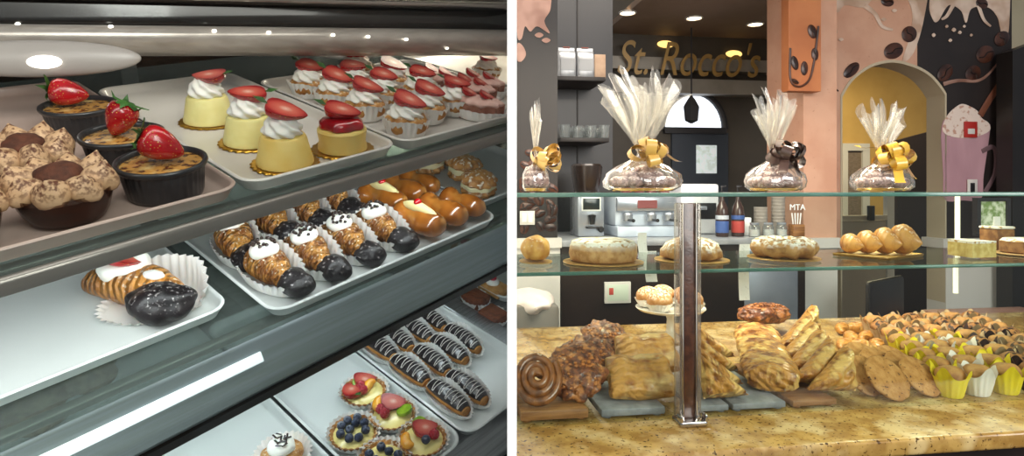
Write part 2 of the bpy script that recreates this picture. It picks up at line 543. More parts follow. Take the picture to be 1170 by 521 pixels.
deck(-.55, 1.35, .637, 1.18, W2-TH-.0005, 'middle glass deck under the chocolate tipped pastries', 0)
o = one('steel_deck', MB().rbox(-.55, 1.5, .42, 1.2, W3-.02, W3-TH-.0005, .004).mesh('steel_deck', m_steel), FL, 'bottom metal deck carrying the eclairs and fruit tarts', 'shelf')
clip(o, *PART)

# long light rail below the front of the middle deck
rail = MB()
prof = [(.6355, -.5045), (.632, -.513), (.628, -.5215), (.620, -.5335), (.611, -.549), (.606, -.560), (.609, -.567), (.618, -.568), (.6355, -.545)]
def extrude_u(mb, prof, u0, u1, n=1):
    k = len(prof); v = [(u0, a, b) for a, b in prof]+[(u1, a, b) for a, b in prof]
    f = [tuple(range(k)), tuple(range(2*k-1, k-1, -1))]+[(i, i+k, (i+1) % k+k, (i+1) % k) for i in range(k)]
    return mb.add(v, f)
extrude_u(rail, prof, -.6, 1.3)
m_rail = mat('satin_rail', '#8f9a9e', .38, '#85908f', 5, metal=.25, stretch=(1, 40, 40))
rl = one('light_rail', rail.mesh('light_rail', m_rail, angle=25), FL, 'long satin metal light rail under the middle deck', 'rail')
clip(rl, *PART)
m_led = mat('led_diffuser', '#ffffff', .4, emis='#dff3f6', estr=.55)
ledm = MB().rbox(-.35, .287, -.0068, .0068, .0004, .003, .001, 1, M=T(0, .624, -.5275)@RX(math.radians(56.3)))
link('led_diffuser', ledm.mesh('led_diffuser', m_led), rl)['label'] = 'bright white lamp strip'
lip = link('glass_lip', extrude_u(MB(), [(.605, -.5685), (.617, -.5685), (.617, -.580), (.605, -.580)], -.6, 1.3).mesh('glass_lip', m_dark, False), rl)
lip['label'] = 'dark lower lip'
clip(lip, *PART)

# ---- trays on the top deck
def tray(u0, u1, v0, v1, w, mt, label, cl=False, group='display trays'):
    o = one('display_tray', tray_mesh(u1-u0, v1-v0, mt), FL, label, 'tray', group, loc=((u0+u1)/2, (v0+v1)/2, w-TH))
    if cl: clip(o, *PART)
    return o
tray(-.26, .304, .655, 1.25, W1, m_taupe, 'taupe tray holding the black ramekins and cocoa dusted cups')
tray(.308, .538, .655, 1.17, W1, m_trayw, 'white tray holding four small cheesecakes on gold boards')
tray(.545, .915, .655, 1.085, W1, m_trayw, 'white tray of strawberry topped cream puffs and pink slices', True)
tray(.922, 1.2, .80, 1.14, W1, m_trayw, 'far white tray on the top deck at the partition with one puff', True)
# ---- middle deck
tray(-.36, .289, .695, 1.15, W2, m_trayg, 'nearly empty white tray with one chocolate dipped horn and a crumb')
tray(.316, .752, .640, 1.12, W2, m_trayg, 'white tray of sugared lobster tails and glazed rum cakes')
tray(.758, 1.02, .70, 1.1, W2, m_trayg, 'white tray of cream filled puffs behind the rum cakes', True)
# ---- bottom deck
tray(-.2, .345, .52, 1.16, W3, m_trayg, 'bottom white tray with a single chocolate shaving puff')
tray(.350, .503, .463, .98, W3, m_trayg, 'narrow white tray of fruit tarts')
tray(.506, .71, .463, .93, W3, m_trayg, 'white tray packed with striped eclairs', True)
tray(.815, 1.1, .66, .95, W3, m_trayg, 'far white tray of raspberry pastries on the bottom deck', True)

W1 += .0006; W2 += .0006; W3 += .0006   # things stand on the trays
# ================== desserts of the top deck
m_ram = mat('ramekin_black', '#2b2a2c', .35, '#222123', 60, coat=.2)
m_brulee = mat('brulee_top', '#bd8a45', .25, '#552d14', 110, .45, .60, 6, coat=.6, bump=.35, bscale=90, col3='#dcb877', scale3=40)
def k_ramekin(bp, seed):
    fl = lambda a, r, z: 1+(.02*math.cos(36*a) if .006 < z < .036 and r > .040 else 0)
    body = MB().lathe([(.038, 0), (.042, .001), (.0435, .006), (.0465, .034), (.0468, .037), (.0505, .039), (.052, .042), (.0515, .045), (.049, .046), (.0465, .0445), (.0455, .040), (.045, .034)], 144, rf=fl)
    cu = MB().lathe([(.0455, .039), (.03, .0402+.0006*seed), (.012, .0405), (.001, .0406)], 40, cap0=False)
    return ('creme_brulee', body.mesh('ramekin', m_ram, angle=60), [P('custard', cu.mesh('custard', m_brulee)), bp])
place(k_ramekin(berry_at((.004, .0, .0625), (.66, -.45, -.42), 1.42), 0), FL, (.241, .718, W1), 'black ramekin with strawberry nearest the tray edge beside the cocoa cup', 'dessert', 'black ramekins', 0, .93)
place(k_ramekin(berry_at((.001, .004, .0625), (-.35, .15, -.75), 1.35), 1), FL, (.241, .835, W1), 'middle black ramekin with glossy strawberry pointing up', 'dessert', 'black ramekins', 0, .93)
place(k_ramekin(berry_at((-.006, .010, .061), (.72, -.6, -.12), 1.4), 0), FL, (.240, .990, W1), 'rear black ramekin whose strawberry shows its big green leaves', 'dessert', 'black ramekins', 0, .93)

m_cup = sheet_glass('cup_glass', '#d9cfc8', haze=.12, hazecol='#6b4030')
m_filling = mat('coffee_layers', '#4a2415', .5, '#2c130b', 25, stretch=(1, 1, 4))
m_dollop = mat('piped_cream_cocoa', '#cfa984', .6, '#bf9770', 40, dust=('#5a2d17', 200, .45, .60), bump=.15, bscale=90)
m_cocoa = mat('cocoa_mound', '#44200f', .8, '#5c2f1b', 90, bump=.4, bscale=200)
dol = [MB().lathe([(.013, 0), (.0175, .004), (.0185, .010), (.016, .017), (.0105, .023), (.0045, .028), (.0006, .032)], 20,
       rf=lambda a, r, z, q=q: 1+.1*math.sin(2*a+q)+.05*math.sin(5*a+q)).mesh('cream_dollop', m_dollop) for q in (0, 2, 4)]
def k_tiramisu(seed):
    rnd = random.Random(seed)
    cup = MB().lathe([(.030, 0), (.036, .002), (.042, .012), (.049, .034), (.0505, .040), (.0495, .040), (.046, .030)], 48, cap1=False).mesh('glass_cup', m_cup)
    fil = MB().lathe([(.029, .002), (.035, .004), (.041, .013), (.0475, .034), (.044, .038), (.01, .040)], 40).mesh('filling', m_filling)
    parts = [P('filling', fil)]
    for i in range(8):
        a = 2*PI*i/8+.3*seed
        rr = .033
        parts.append(P('cream_dollop', dol[i % 3], M=T(rr*math.cos(a), rr*math.sin(a), .036)@RZ(a)@RY(.35+.1*rnd.random())@Matrix.Diagonal((.98, .98, .92+.2*rnd.random(), 1))))
    mo = MB().blob((0, 0, .052), (.024, .024, .014), .2, 60, 3, seed)
    parts.append(P('cocoa_mound', mo.mesh('cocoa_mound', m_cocoa)))
    return ('tiramisu_cup', cup, parts)
place(k_tiramisu(1), FL, (.144, .718, W1), 'cocoa dusted cream cup in front, beside the front ramekin', 'dessert', 'cocoa dusted dessert cups', 0, .92)
place(k_tiramisu(2), FL, (.141, .835, W1), 'cocoa dusted cream cup behind the front one, below the rear ramekin', 'dessert', 'cocoa dusted dessert cups', 1, .92)
place(k_tiramisu(3), FL, (.048, .718, W1), 'cocoa dusted cream cup cut off by the picture edge', 'dessert', 'cocoa dusted dessert cups', 2, .92)

m_cheese = mat('cheesecake_yellow', '#eadf98', .5, '#e4d78e', 60, sss=.2, bump=.15, bscale=200)
m_cheese2 = mat('cheesecake_deep', '#e6ca78', .5, '#e0bd62', 30, sss=.2, bump=.1, bscale=200)
board = MB().lathe([(.001, 0), (.041, 0), (.0425, .0012), (.041, .0024), (.036, .002), (.001, .002)], 96, rf=lambda a, r, z: 1+(.035*math.cos(24*a) if r > .035 else 0)).mesh('gold_board', m_gold)
def cake_mesh(m, R=.0355, r=.0275, H=.041):
    return MB().lathe([(R-.004, .0022), (R, .003), (R, .007), (R-.002, .014), (r+.001, H-.004), (r-.001, H-.001), (r-.005, H), (.001, H)], 48,
        rf=lambda a, r_, z: 1+(.012*math.cos(22*a) if z < .012 else 0)).mesh('cheesecake', m)
cbody, cbody2 = cake_mesh(m_cheese), cake_mesh(m_cheese2)
def k_cheese(hp, mesh=None):
    return ('mini_cheesecake', mesh or cbody, [P('gold_board', board), P('cream_swirl', swirl, M=T(0, 0, .0405)@Matrix.Diagonal((1.1, 1.1, 1.05, 1))), hp])
gC = 'small cheesecakes on gold boards'
def tilt(x, y, z, yaw, pitch, roll=0): return T(x, y, z)@RZ(yaw)@RX(pitch)@RY(roll)
place(k_cheese(half_at((.004, -.004, .073), (-.65, .75, -.10), 1.3)), FL, PL(240, 139, W1), 'pale cheesecake with cream standing rearmost of the four', 'cheesecake', gC, 0, 1.03)
place(k_cheese(half_at((.0, -.002, .0735), (-.70, .66, .06), 1.35)), FL, PL(287, 163, W1), 'cheesecake with flat strawberry half in the middle of its tray', 'cheesecake', gC, .4, 1.03)
place(k_cheese(half_at((.004, -.006, .074), (.60, -.68, -.30), 1.42), cbody2), FL, (.391, .716, W1), 'cheesecake with cream and dark tipped strawberry at the tray front', 'cheesecake', gC, .2, 1.03)
m_jelly = mat('cherry_glaze', '#8c0712', .12, '#b01019', 40, coat=.8, bump=.4, bscale=50)
jel = MB().lathe([(.027, 0), (.030, .004), (.029, .010), (.024, .0145), (.012, .0165), (.001, .017)], 40, rf=lambda a, r, z: 1+.05*math.sin(5*a+1)+.03*math.sin(9*a)).mesh('cherry_topping', m_jelly)
place(('cherry_cheesecake', cake_mesh(m_cheese2, .0335, .0325, .034), [P('gold_board', board), P('cherry_topping', jel, M=T(0, 0, .032)), half_at((.002, -.002, .059), (.66, -.72, -.22), 1.35)]),
      FL, (.481, .716, W1), 'yellow cheesecake covered in shiny red cherry topping', 'cheesecake', gC, .1, 1.03)

# cream puffs
def k_puff(seed, hp, leaf=True, lin_h=.028):
    low = MB().blob((0, 0, .018), (.034, .034, .020), .16, 45, 4, seed, flat=-.014).mesh('choux_shell', m_puff)
    ln = liner_mesh(.029, .029, lin_h, 1.28, 24, .06)
    return ('cream_puff', low, [P('paper_liner', ln), P('cream_swirl', swirl, M=T(0, 0, .028)@Matrix.Diagonal((1.25, 1.25, .95, 1))), hp])
kp = [k_puff(1, half_at((.003, -.003, .0575), (.62, -.70, -.20), 1.35)), k_puff(5, half_at((.004, -.006, .057), (.58, -.70, -.34), 1.45)), k_puff(9, half_at((.0, -.002, .058), (.66, -.74, -.06), 1.35, False))]
PUFFS = [(0.597, 0.985, 0, 'cream puff at the corner of its tray nearest the rear cheesecake'), (0.597, 0.903, 1, 'cream puff second along from the corner behind the cherry cheesecake'),
         (0.665, 0.945, 2, 'cream puff behind the third one in the back row'), (0.735, 0.925, 1, 'cream puff in the back row with strawberry tip to the left'),
         (0.597, 0.820, 1, 'low cream puff just behind the cherry cheesecake'), (0.667, 0.862, 0, 'cream puff in the centre of the puff tray'),
         (0.738, 0.842, 0, 'cream puff with upright leaf beside the pink slices'), (0.598, 0.715, 1, 'cream puff at the front corner of the puff tray'),
         (0.668, 0.748, 1, 'cream puff second along the front edge of the puff tray'), (0.738, 0.752, 0, 'cream puff third along the front edge with big leaf'),
         (0.737, 1.035, 2, 'faint cream puff at the back of the puff tray under the lamp reflection')]
for i, (x, y, k, lb) in enumerate(PUFFS):
    place(kp[k], FL, (x, y, W1), lb, 'cream puff', 'strawberry cream puffs', .10*(i % 5)-.2, 1.0)
m_pink = mat('pink_frosting', '#d9b0a4', .5, '#cfa094', 50, sss=.1)
m_sponge = mat('sponge_pink_brown', '#a9745f', .8, '#8a5544', 60, bump=.5, bscale=120)
def k_slice():
    tri = [(-.02, -.045), (.024, -.05), (.03, .02), (.022, .045), (-.022, .045), (-.028, .02)]
    b = MB().zprism(tri, .001, .034).mesh('cake_slice', m_sponge)
    fr = MB().blob((0, 0, .038), (.03, .050, .012), .12, 40, 4, 3, fn=lambda d: 1+.10*math.cos(9*math.atan2(d.y, d.x))).mesh('pink_frosting', m_pink)
    ln = liner_mesh(.030, .052, .022, 1.25, 26, .06)
    return ('strawberry_slice', b, [P('pink_frosting', fr), P('paper_liner', ln), half_at((.0, .022, .056), (.5, -.6, -.4), 1.15, False), half_at((.002, -.018, .054), (.55, -.6, -.4), 1.05, False)])
ks = k_slice()
for i, (x, y, lb) in enumerate([(0.813, 0.872, 'pink frosted slice behind the front cream puffs'), (0.812, 0.778, 'pink frosted slice with two berries at the middle of the tray end'),
                     (0.806, 0.705, 'pink frosted slice nearest the front at the partition'), (0.880, 0.800, 'rear pink frosted slice at the partition')]):
    place(ks, FL, (x, y, W1), lb, 'cake slice', 'pink frosted slices', .15+.1*i, .80)
place(kp[0], FL, (.972, .895, W1), 'cream puff alone on the far tray of the top deck', 'cream puff', 'strawberry cream puffs', .3, .85)

# ================== middle deck
def chips_mesh(R, n, seed, z0):
    rnd = random.Random(seed); mb = MB()
    for i in range(n):
        a = rnd.random()*6.28; r = R*math.sqrt(rnd.random())*.85
        z = z0*math.sqrt(max(0.05, 1-(r/R)**2))
        mb.lathe([(.0012, -.001), (.0026, .0), (.0022, .002), (.0008, .0034)], 7, M=T(r*math.cos(a), r*math.sin(a), z)@RX(rnd.uniform(-.7, .7)))
    return mb.mesh('chocolate_chips', m_chip, angle=60)
def k_lobster(seed, bare=False):
    path = [(.004*math.sin(y*60), y, .020+.010*(1-abs(y)/.05)) for y in [.052-.104*i/52 for i in range(53)]]
    rad = []
    for i in range(53):
        t = i/52
        r = .026*math.sin(PI*min(1, .10+t*.86))**.75*(1-.25*t)
        rad.append((max(r, .004)*1.05, max(r, .004)*.9))
    body = MB().sweep(path, rad, 28, rf=lambda t, a: 1+.085*math.sin(t*58+1.2*math.sin(a*2))+.10*noise.noise(Vector((math.cos(a)*1.6, math.sin(a)*1.6, t*6+seed*9)))).mesh('flaky_shell', m_flaky, angle=80)
    tip = MB().blob((.001, -.046, .019), (.0205, .029, .0175), .16, 50, 4, seed+2).mesh('chocolate_tip', m_chocdust)
    cr = MB().blob((.0, .012, .049), (.019, .019, .013), .12, 40, 4, seed+4).mesh('cream_top', m_cream)
    ch = chips_mesh(.02, 22, seed, .0145)
    ln = liner_mesh(.0240, .047, .046, 1.26, 34, .055, low=lambda a: .42+.58*max(0, math.cos(a-.2)))
    return ('lobster_tail', body, [P('paper_liner', ln), P('chocolate_tip', tip), P('cream_top', cr, [P('chocolate_chips', ch, M=T(0, .012, .049), kind='stuff')])])
kl = [k_lobster(s) for s in (1, 2, 3)]
LOB = [(0.362, 0.832, 'lobster tail pastry at the rear corner above the horn tray', -0.15), (0.361, 0.726, 'lobster tail pastry in the front corner of its tray', 0.17),
       (0.436, 0.862, 'lobster tail pastry second from the rear corner under the top deck', 0.07), (0.498, 0.865, 'lobster tail pastry in the back row beside the smooth chocolate tip', 0.09),
       (0.560, 0.871, 'rearmost lobster tail with a smooth dark tip against the rum cakes', 0.07), (0.424, 0.726, 'lobster tail pastry next to the front corner one', 0.12),
       (0.487, 0.726, 'lobster tail pastry third along the front edge', 0.14), (0.550, 0.726, 'lobster tail pastry at the end of the front row beside the rum cakes', 0.15)]
for i, (x, y, lb, rz) in enumerate(LOB):
    place(kl[i % 3], FL, (x, y, W2), lb, 'pastry', 'chocolate tipped lobster tails', rz, 1.04)

m_glaze = mat('rum_glazed_dough', '#b06a25', .18, '#7f4210', 35, .38, .62, coat=.8, col3='#cf9142', scale3=22)
m_custard = mat('custard_cream', '#efe0a0', .4)
m_cherry = mat('glace_cherry', '#c40f16', .12, coat=.8)
def k_baba(seed, cream):
    path = [(0, .055-.105*i/18, .024-.003*math.cos(i/18*PI)) for i in range(19)]
    prof = [.010, .020, .025, .0265, .026, .0235, .020, .0185, .019, .0205, .022, .0228, .023, .0228, .0222, .021, .019, .016, .008]
    b = MB().sweep(path, [(r, r*.95) for r in prof], 26, rf=lambda t, a: 1+.08*noise.noise(Vector((math.cos(a), math.sin(a), t*4+seed*5)))).mesh('rum_baba', m_glaze, angle=80)
    parts = []
    if cream:
        parts.append(P('custard_filling', MB().sweep([(0, .035-.07*i/8, .043+.004*math.sin(i/8*PI)) for i in range(9)], [.003, .006, .008, .009, .009, .008, .007, .006, .003], 12).mesh('custard_filling', m_custard)))
        parts.append(P('cherry', MB().blob((0, .004, .055), (.0065, .0065, .006), .03, 60, 3).mesh('cherry', m_cherry)))
    return ('rum_baba', b, parts)
kb, kbc = k_baba(1, False), k_baba(3, True)
BAB = [(.622, .805, 1, .12, 1.02, 'rum cake with cream and cherry beside the lobster tails at the rear'), (.677, .815, 0, .12, .98, 'glazed rum cake in the back row under the top deck'),
       (.725, .825, 0, .1, .90, 'rearmost glazed rum cake at the tray end'), (.612, .698, 1, .12, 1.04, 'large rum cake with custard and cherry at the tray front'),
       (.669, .700, 0, .1, 1.0, 'glazed rum cake second along the tray front'), (.720, .702, 0, .1, .92, 'glazed rum cake in the front corner by the tray end')]
for x, y, c, rz, s, lb in BAB:
    place(kbc if c else kb, FL, (x, y, W2), lb, 'rum cake', 'glazed rum cakes', rz, s)
m_zep = mat('zeppole_crust', '#c58f50', .55, '#94602c', 60, dust=('#efe6d4', 120, .54, .64), bump=.5, bscale=120)
m_pastel = mat('pastry_cream', '#e9dfb4', .4, sss=.1)
def k_zeppola(seed):
    wav = lambda a, r, z: 1+.07*math.cos(11*a+z*120)
    lo = MB().lathe([(.024, .0), (.036, .004), (.040, .012), (.036, .02), (.001, .022)], 66, rf=wav).mesh('cream_choux', m_zep)
    up = MB().lathe([(.034, 0), (.040, .005), (.039, .012), (.031, .020), (.018, .025), (.001, .026)], 66, rf=wav).mesh('choux_lid', m_zep)
    fi = MB().lathe([(.033, 0), (.038, .004), (.038, .010), (.034, .014)], 40, rf=lambda a, r, z: 1+.05*math.sin(6*a)).mesh('cream_filling', m_pastel)
    return ('cream_choux', lo, [P('cream_filling', fi, M=T(0, 0, .016)), P('choux_lid', up, M=T(0, 0, .028)@RX(.08))])
kz = k_zeppola(1)
ZP = [(0.812, 0.752, 'cream filled puff at the tray corner nearest the rum cakes'), (0.850, 0.828, 'cream filled puff against the partition at the front'), (0.815, 0.905, 'cream filled puff behind under the faint glass reflection'), (0.890, 0.905, 'rear cream filled puff at the partition with pale cream')]
for i, (x, y, lb) in enumerate(ZP):
    place(kz, FL, (x, y, W2), lb, 'cream puff', 'cream filled puffs', i, .88)

# the horn on the nearly empty tray
hc = PL(172, 352, W2)+Vector((-.002, .018, 0))
pts = spl([(-.082, .022, .013), (-.055, .018, .022), (-.022, .010, .028), (.012, -.004, .028), (.045, -.022, .024), (.066, -.040, .017)], 6, False)
nP = len(pts)
hr = [(.006+.028*math.sin(PI*min(.94, .04+i/(nP-1)*.93))**.8, (.005+.023*math.sin(PI*min(.94, .04+i/(nP-1)*.93))**.8)) for i in range(nP)]
m_crois = mat('croissant_golden', '#c98a3c', .45, '#8f5518', 35, wave=(30, 5, .8, 'X'), dust=('#f0e6d2', 220, .58, .68), coat=.3, bump=.3, bscale=80)
horn = MB().sweep(pts, hr, 26, rf=lambda t, a: 1+.07*(((t*6.2) % 1)-.5)+.05*noise.noise(Vector((math.cos(a), math.sin(a), t*7)))).mesh('filled_horn', m_crois, angle=60)
hcho = MB().blob((.048, -.022, .026), (.042, .031, .024), .28, 30, 5, 8, M=RZ(-.25)).mesh('chocolate_dip', m_chocdust)
hcre = MB().blob((-.020, .010, .049), (.036, .026, .019), .32, 30, 5, 4).mesh('cream_filling', m_cream)
hlin = liner_mesh(.056, .042, .052, 1.18, 34, .05, low=lambda a: .12+.88*max(0, math.cos(a-1.05))**.8)
hbit = MB().blob((.024, -.010, .051), (.014, .009, .008), .35, 70, 3, 6).mesh('cream_dab', m_cream)
place(('filled_horn', horn, [P('paper_liner', hlin, M=T(.018, -.006, 0)@RZ(.35)), P('chocolate_dip', hcho), P('cream_filling', hcre), P('cream_dab', hbit), half_at((-.012, .004, .070), (.55, .35, -.35), 1.35)]),
      FL, hc, 'horn pastry dipped in chocolate with cream and strawberry, alone on its tray', 'pastry', rz=-.80, sc=.98)
one('pastry_crumb', MB().blob((0, 0, .002), (.004, .003, .002), .3, 200, 2, 2).mesh('pastry_crumb', m_flaky), FL, 'brown crumb lying on the tray in front of the horn', 'crumb', loc=PL(180, 383, W2))

# ================== bottom deck
m_ecl = mat('eclair_dough', '#c98f47', .55, '#a56a2a', 50, bump=.25, bscale=120)
m_icing = mat('eclair_icing', '#221c1f', .28, coat=.4)
m_drz = mat('white_drizzle', '#d9d2cc', .5)
def k_eclair(seed):
    n = 16; path = [(.004*math.sin(i/n*PI), .052-.104*i/n, .017) for i in range(n+1)]
    r0 = [.0185*max(.25, math.sin(PI*(.06+.88*i/n))**.35) for i in range(n+1)]
    b = MB().sweep(path, [(r, r*.9) for r in r0], 22, rf=lambda t, a: 1+.05*noise.noise(Vector((math.cos(a), math.sin(a), t*5+seed)))).mesh('eclair', m_ecl)
    ic = MB().sweep([(p[0], p[1]*.95, p[2]+.0042) for p in path], [(r*.98, r*.86) for r in r0], 22).mesh('chocolate_icing', m_icing)
    dz = MB(); zz = []
    for i in range(11):
        y = .043-.086*i/10; sgn = 1 if i % 2 else -1
        for q in range(7):
            an = PI/2+sgn*(q/6*2-1)*1.15
            zz.append((.004*math.sin((.052-y)/.104*PI)+.0183*math.cos(an), y-.006*q/6, .0212+.0163*math.sin(an)))
    dz.sweep(zz, [.00075]*len(zz), 6)
    ln = liner_mesh(.0198, .053, .036, 1.20, 44, .05, low=lambda a: .40+.60*max(0, math.cos(a)))
    return ('eclair', b, [P('paper_liner', ln), P('chocolate_icing', ic, [P('drizzle', dz.mesh('drizzle', m_drz))])])
ke = [k_eclair(1), k_eclair(4)]
EN = {(0, 0): 'hidden behind the light rail at the tray corner', (1, 0): 'second in the far row below the light rail', (2, 0): 'third in the far row by the steel strip',
      (0, 1): 'at the left edge, just below the far row', (1, 1): 'second in the row below the far one', (2, 1): 'third in the row below the far one', (3, 1): 'fourth in the row below the far one, by the steel strip',
      (0, 2): 'at the left edge above the kiwi tart', (1, 2): 'second in the row above the front one', (2, 2): 'third in the row above the front one', (3, 2): 'fourth in the row above the front one',
      (0, 3): 'in the front tray corner beside the orange tart', (1, 3): 'second in the front row, by the partition'}
ECL = [(.5385+.0405*c+.003*math.sin(r*3+c), (.804, .717, .630, .543)[r]+.004*math.sin(c*2+r), .03*math.sin(c*3+r), 'striped eclair '+EN[c, r]) for c, r in EN]
for i, (x, y, rz, lb) in enumerate(ECL):
    place(ke[i % 2], FL, (x, y, W3), lb, 'eclair', 'striped eclairs', rz, .83)
m_crust = mat('tart_crust', '#b9813f', .6, '#8d5a24', 60, bump=.4, bscale=140, dust=('#efe4d0', 180, .56, .66))
m_tcus = mat('tart_custard', '#ead98a', .3, coat=.5)
m_blue = mat('blueberry_skin', '#27304a', .35, '#151a2c', 90, dust=('#7d879c', 120, .45, .7))
m_rasp = mat('raspberry_red', '#b0142a', .25, coat=.6, bump=.8, bscale=260)
m_orange = mat('orange_segment', '#ef9a1c', .2, '#f3b13e', 120, coat=.6)
m_kiwi = mat('kiwi_flesh', '#8fae2b', .25, '#6f9220', 60, coat=.5)
crust = MB().lathe([(.026, 0), (.030, .002), (.039, .017), (.0385, .0185), (.036, .0175), (.033, .012)], 120, rf=lambda a, r, z: 1+(.03*math.cos(24*a) if r > .028 else 0), cap1=False).mesh('tart_crust', m_crust)
tcus = MB().lathe([(.0345, .012), (.03, .0165), (.015, .0185), (.001, .019)], 32).mesh('custard', m_tcus)
tlin = liner_mesh(.031, .031, .020, 1.42, 28, .05)
def P_tart(): return [P('custard', tcus), P('paper_liner', tlin)]
kiwi = MB().lathe([(.001, -.003), (.0135, -.003), (.0145, 0), (.0135, .003), (.001, .003)], 24).mesh('kiwi_slice', m_kiwi)
oran = MB().sweep([(.014*math.cos(a), .014*math.sin(a), .002*math.sin(a*3)) for a in [.2+2.4*i/10 for i in range(11)]], [.002, .0055, .0075, .0085, .009, .009, .009, .0085, .0075, .005, .002], 12).mesh('orange_segment', m_orange)
rasp = MB().blob((0, 0, 0), (.0085, .0085, .009), 0, 1, 4, fn=lambda d: 1+.12*math.cos(9*math.atan2(d.y, d.x)+4*d.z)*math.cos(10*d.z)).mesh('raspberry', m_rasp)
blueb = MB().lathe([(.001, -.0065), (.005, -.0055), (.0075, -.001), (.0075, .002), (.0055, .0055), (.003, .0062), (.0022, .005), (.0005, .0048)], 18).mesh('blueberry', m_blue)
def fruit_kind(lst): return ('fruit_tart', crust, P_tart()+lst)
gT = 'fruit tarts'
def bl(*xy): return [P('blueberry', blueb, M=T(x, y, .024)@RX(.5*math.sin(x*900))@RY(.5*math.cos(y*700))) for x, y in xy]
place(fruit_kind([half_at((-.016, .016, .027), (.4, .8, -.2), 1.25), half_at((.018, .010, .026), (.7, -.5, -.2), 1.15, False), P('raspberry', rasp, M=T(-.008, -.004, .026)), P('raspberry', rasp, M=T(-.001, .006, .026)), P('kiwi_slice', kiwi, M=T(.006, .014, .022)@RX(.4)), P('orange_segment', oran, M=T(.008, -.016, .024)@RZ(.2))]), FL, (.456, .648, W3), 'fruit tart nearest the light rail with berries and orange', 'fruit tart', gT, .3, .88)
place(fruit_kind([half_at((.016, .008, .027), (.6, -.6, -.2), 1.25, False), P('raspberry', rasp, M=T(-.014, .006, .026)), P('raspberry', rasp, M=T(-.009, .018, .026)), P('kiwi_slice', kiwi, M=T(.010, -.018, .023)@RX(-.35)), P('orange_segment', oran, M=T(.004, .018, .026)@RZ(.6))]), FL, (.457, .578, W3), 'fruit tart with a green kiwi slice touching the eclair tray', 'fruit tart', gT, .3, .88)
place(fruit_kind([half_at((.014, .004, .028), (.7, -.3, -.2), 1.25, False), P('blueberry', blueb, M=T(-.008, -.012, .027)), P('raspberry', rasp, M=T(.010, -.016, .026)), P('kiwi_slice', kiwi, M=T(.016, .018, .024)@RX(.4)), P('orange_segment', oran, M=T(-.016, .006, .026)@RZ(1.2))]), FL, (.457, .508, W3), 'fruit tart with one blueberry on orange in the front corner', 'fruit tart', gT, .2, .88)
b9 = bl((-.019, -.008), (-.02, .01), (-.006, .021), (-.004, .004), (-.009, -.02), (.009, -.018), (.020, -.006), (.012, .006), (.008, .021), (.022, .012))
place(fruit_kind(b9), FL, (.393, .588, W3), 'tart covered in whole blueberries and powdered sugar', 'fruit tart', gT, .2, .88)
place(fruit_kind(bl((-.012, .02), (-.014, .004), (-.012, -.012), (.010, .016), (.012, 0), (.016, -.016))), FL, (.393, .518, W3), 'blueberry tart cut off by the bottom of the picture', 'fruit tart', gT, .1, .88)
shav = MB(); rnd = random.Random(5)
for i in range(14):
    a = rnd.random()*6.28; r = .017*math.sqrt(rnd.random())
    shav.rbox(-.006, .006, -.0018, .0018, -.0005, .0008, .0004, 1, M=T(r*math.cos(a), r*math.sin(a), .0155)@RZ(rnd.random()*3)@RX(rnd.uniform(-.5, .5)))
pf = MB().blob((0, 0, .02), (.038, .036, .022), .14, 40, 4, 12, flat=-.017).mesh('shaving_puff', m_puff)
place(('cream_puff', pf, [P('paper_liner', liner_mesh(.036, .036, .026, 1.5, 28, .06)), P('cream_top', MB().blob((0, 0, .045), (.026, .026, .014), .1, 40, 4, 3).mesh('cream_top', m_cream), [P('chocolate_shavings', shav.mesh('chocolate_shavings', m_chip), M=T(0, 0, .044), kind='stuff')])]),
      FL, PL(331, 524, W3)+Vector((-.010, 0, 0)), 'cream puff with dark chocolate shavings at the bottom of the picture', 'cream puff', sc=.72)
# far section of the bottom deck: raspberry pastries, steel strip, brown cakes
m_shell = mat('short_pastry', '#c9975a', .6, '#b07c40', 60, bump=.3, bscale=140)
kr = ('raspberry_pastry', MB().rbox(-.022, .022, -.034, .034, 0, .022, .006, 2).mesh('raspberry_pastry', m_shell),
      [P('cream_dot', MB().blob((0, .004, .025), (.016, .016, .009), .12, 60, 3).mesh('cream_dot', m_cream)), P('raspberry', rasp, M=T(0, .004, .036))])
RS = [(0.850, 0.785, 'raspberry pastry in the middle of the near row'), (0.850, 0.715, 'raspberry pastry at the tray corner nearest the brown cakes'), (0.850, 0.850, 'raspberry pastry at the far end of the near row'), (0.900, 0.800, 'raspberry pastry in the second row, nearer the front'), (0.900, 0.867, 'raspberry pastry in the second row, farther back'), (0.950, 0.885, 'raspberry pastry in the far row')]
for x, y, lb in RS: place(kr, FL, (x, y, W3), lb, 'pastry', 'raspberry pastries', 0, .9)
st0, st1 = PL(470, 335, W3), PL(580, 410, W3)
strip = MB(); extrude_u(strip, [(0, 0), (.05, 0), (.05, .012), (.03, .018), (.012, .010), (0, .008)], -.30, .30)
so = one('steel_divider', MB().rbox(.714, .750, .30, .98, W3-.0028, W3+.012, .005).mesh('steel_divider', m_steel), FL, 'flat steel strip dividing the eclairs from the far trays', 'divider')
clip(so, *PART)
m_brown = mat('brown_cake', '#7a4226', .7, '#5b2c17', 60, bump=.4, bscale=100)
m_topc = mat('cake_cream_edge', '#cdb9a5', .6)
kq = ('brown_cake', MB().rbox(-.03, .03, -.035, .035, 0, .03, .004, 2).mesh('brown_cake', m_brown), [P('paper_liner', liner_mesh(.034, .04, .02, 1.2, 20, .05))])
for x, y, lb in [(.781, .715, 'brown square cake in paper beyond the steel strip'), (.781, .650, 'brown square cake nearest the front beyond the steel strip')]:
    place(kq, FL, (x, y, W3-.003), lb, 'cake', 'brown square cakes', 0, .68)
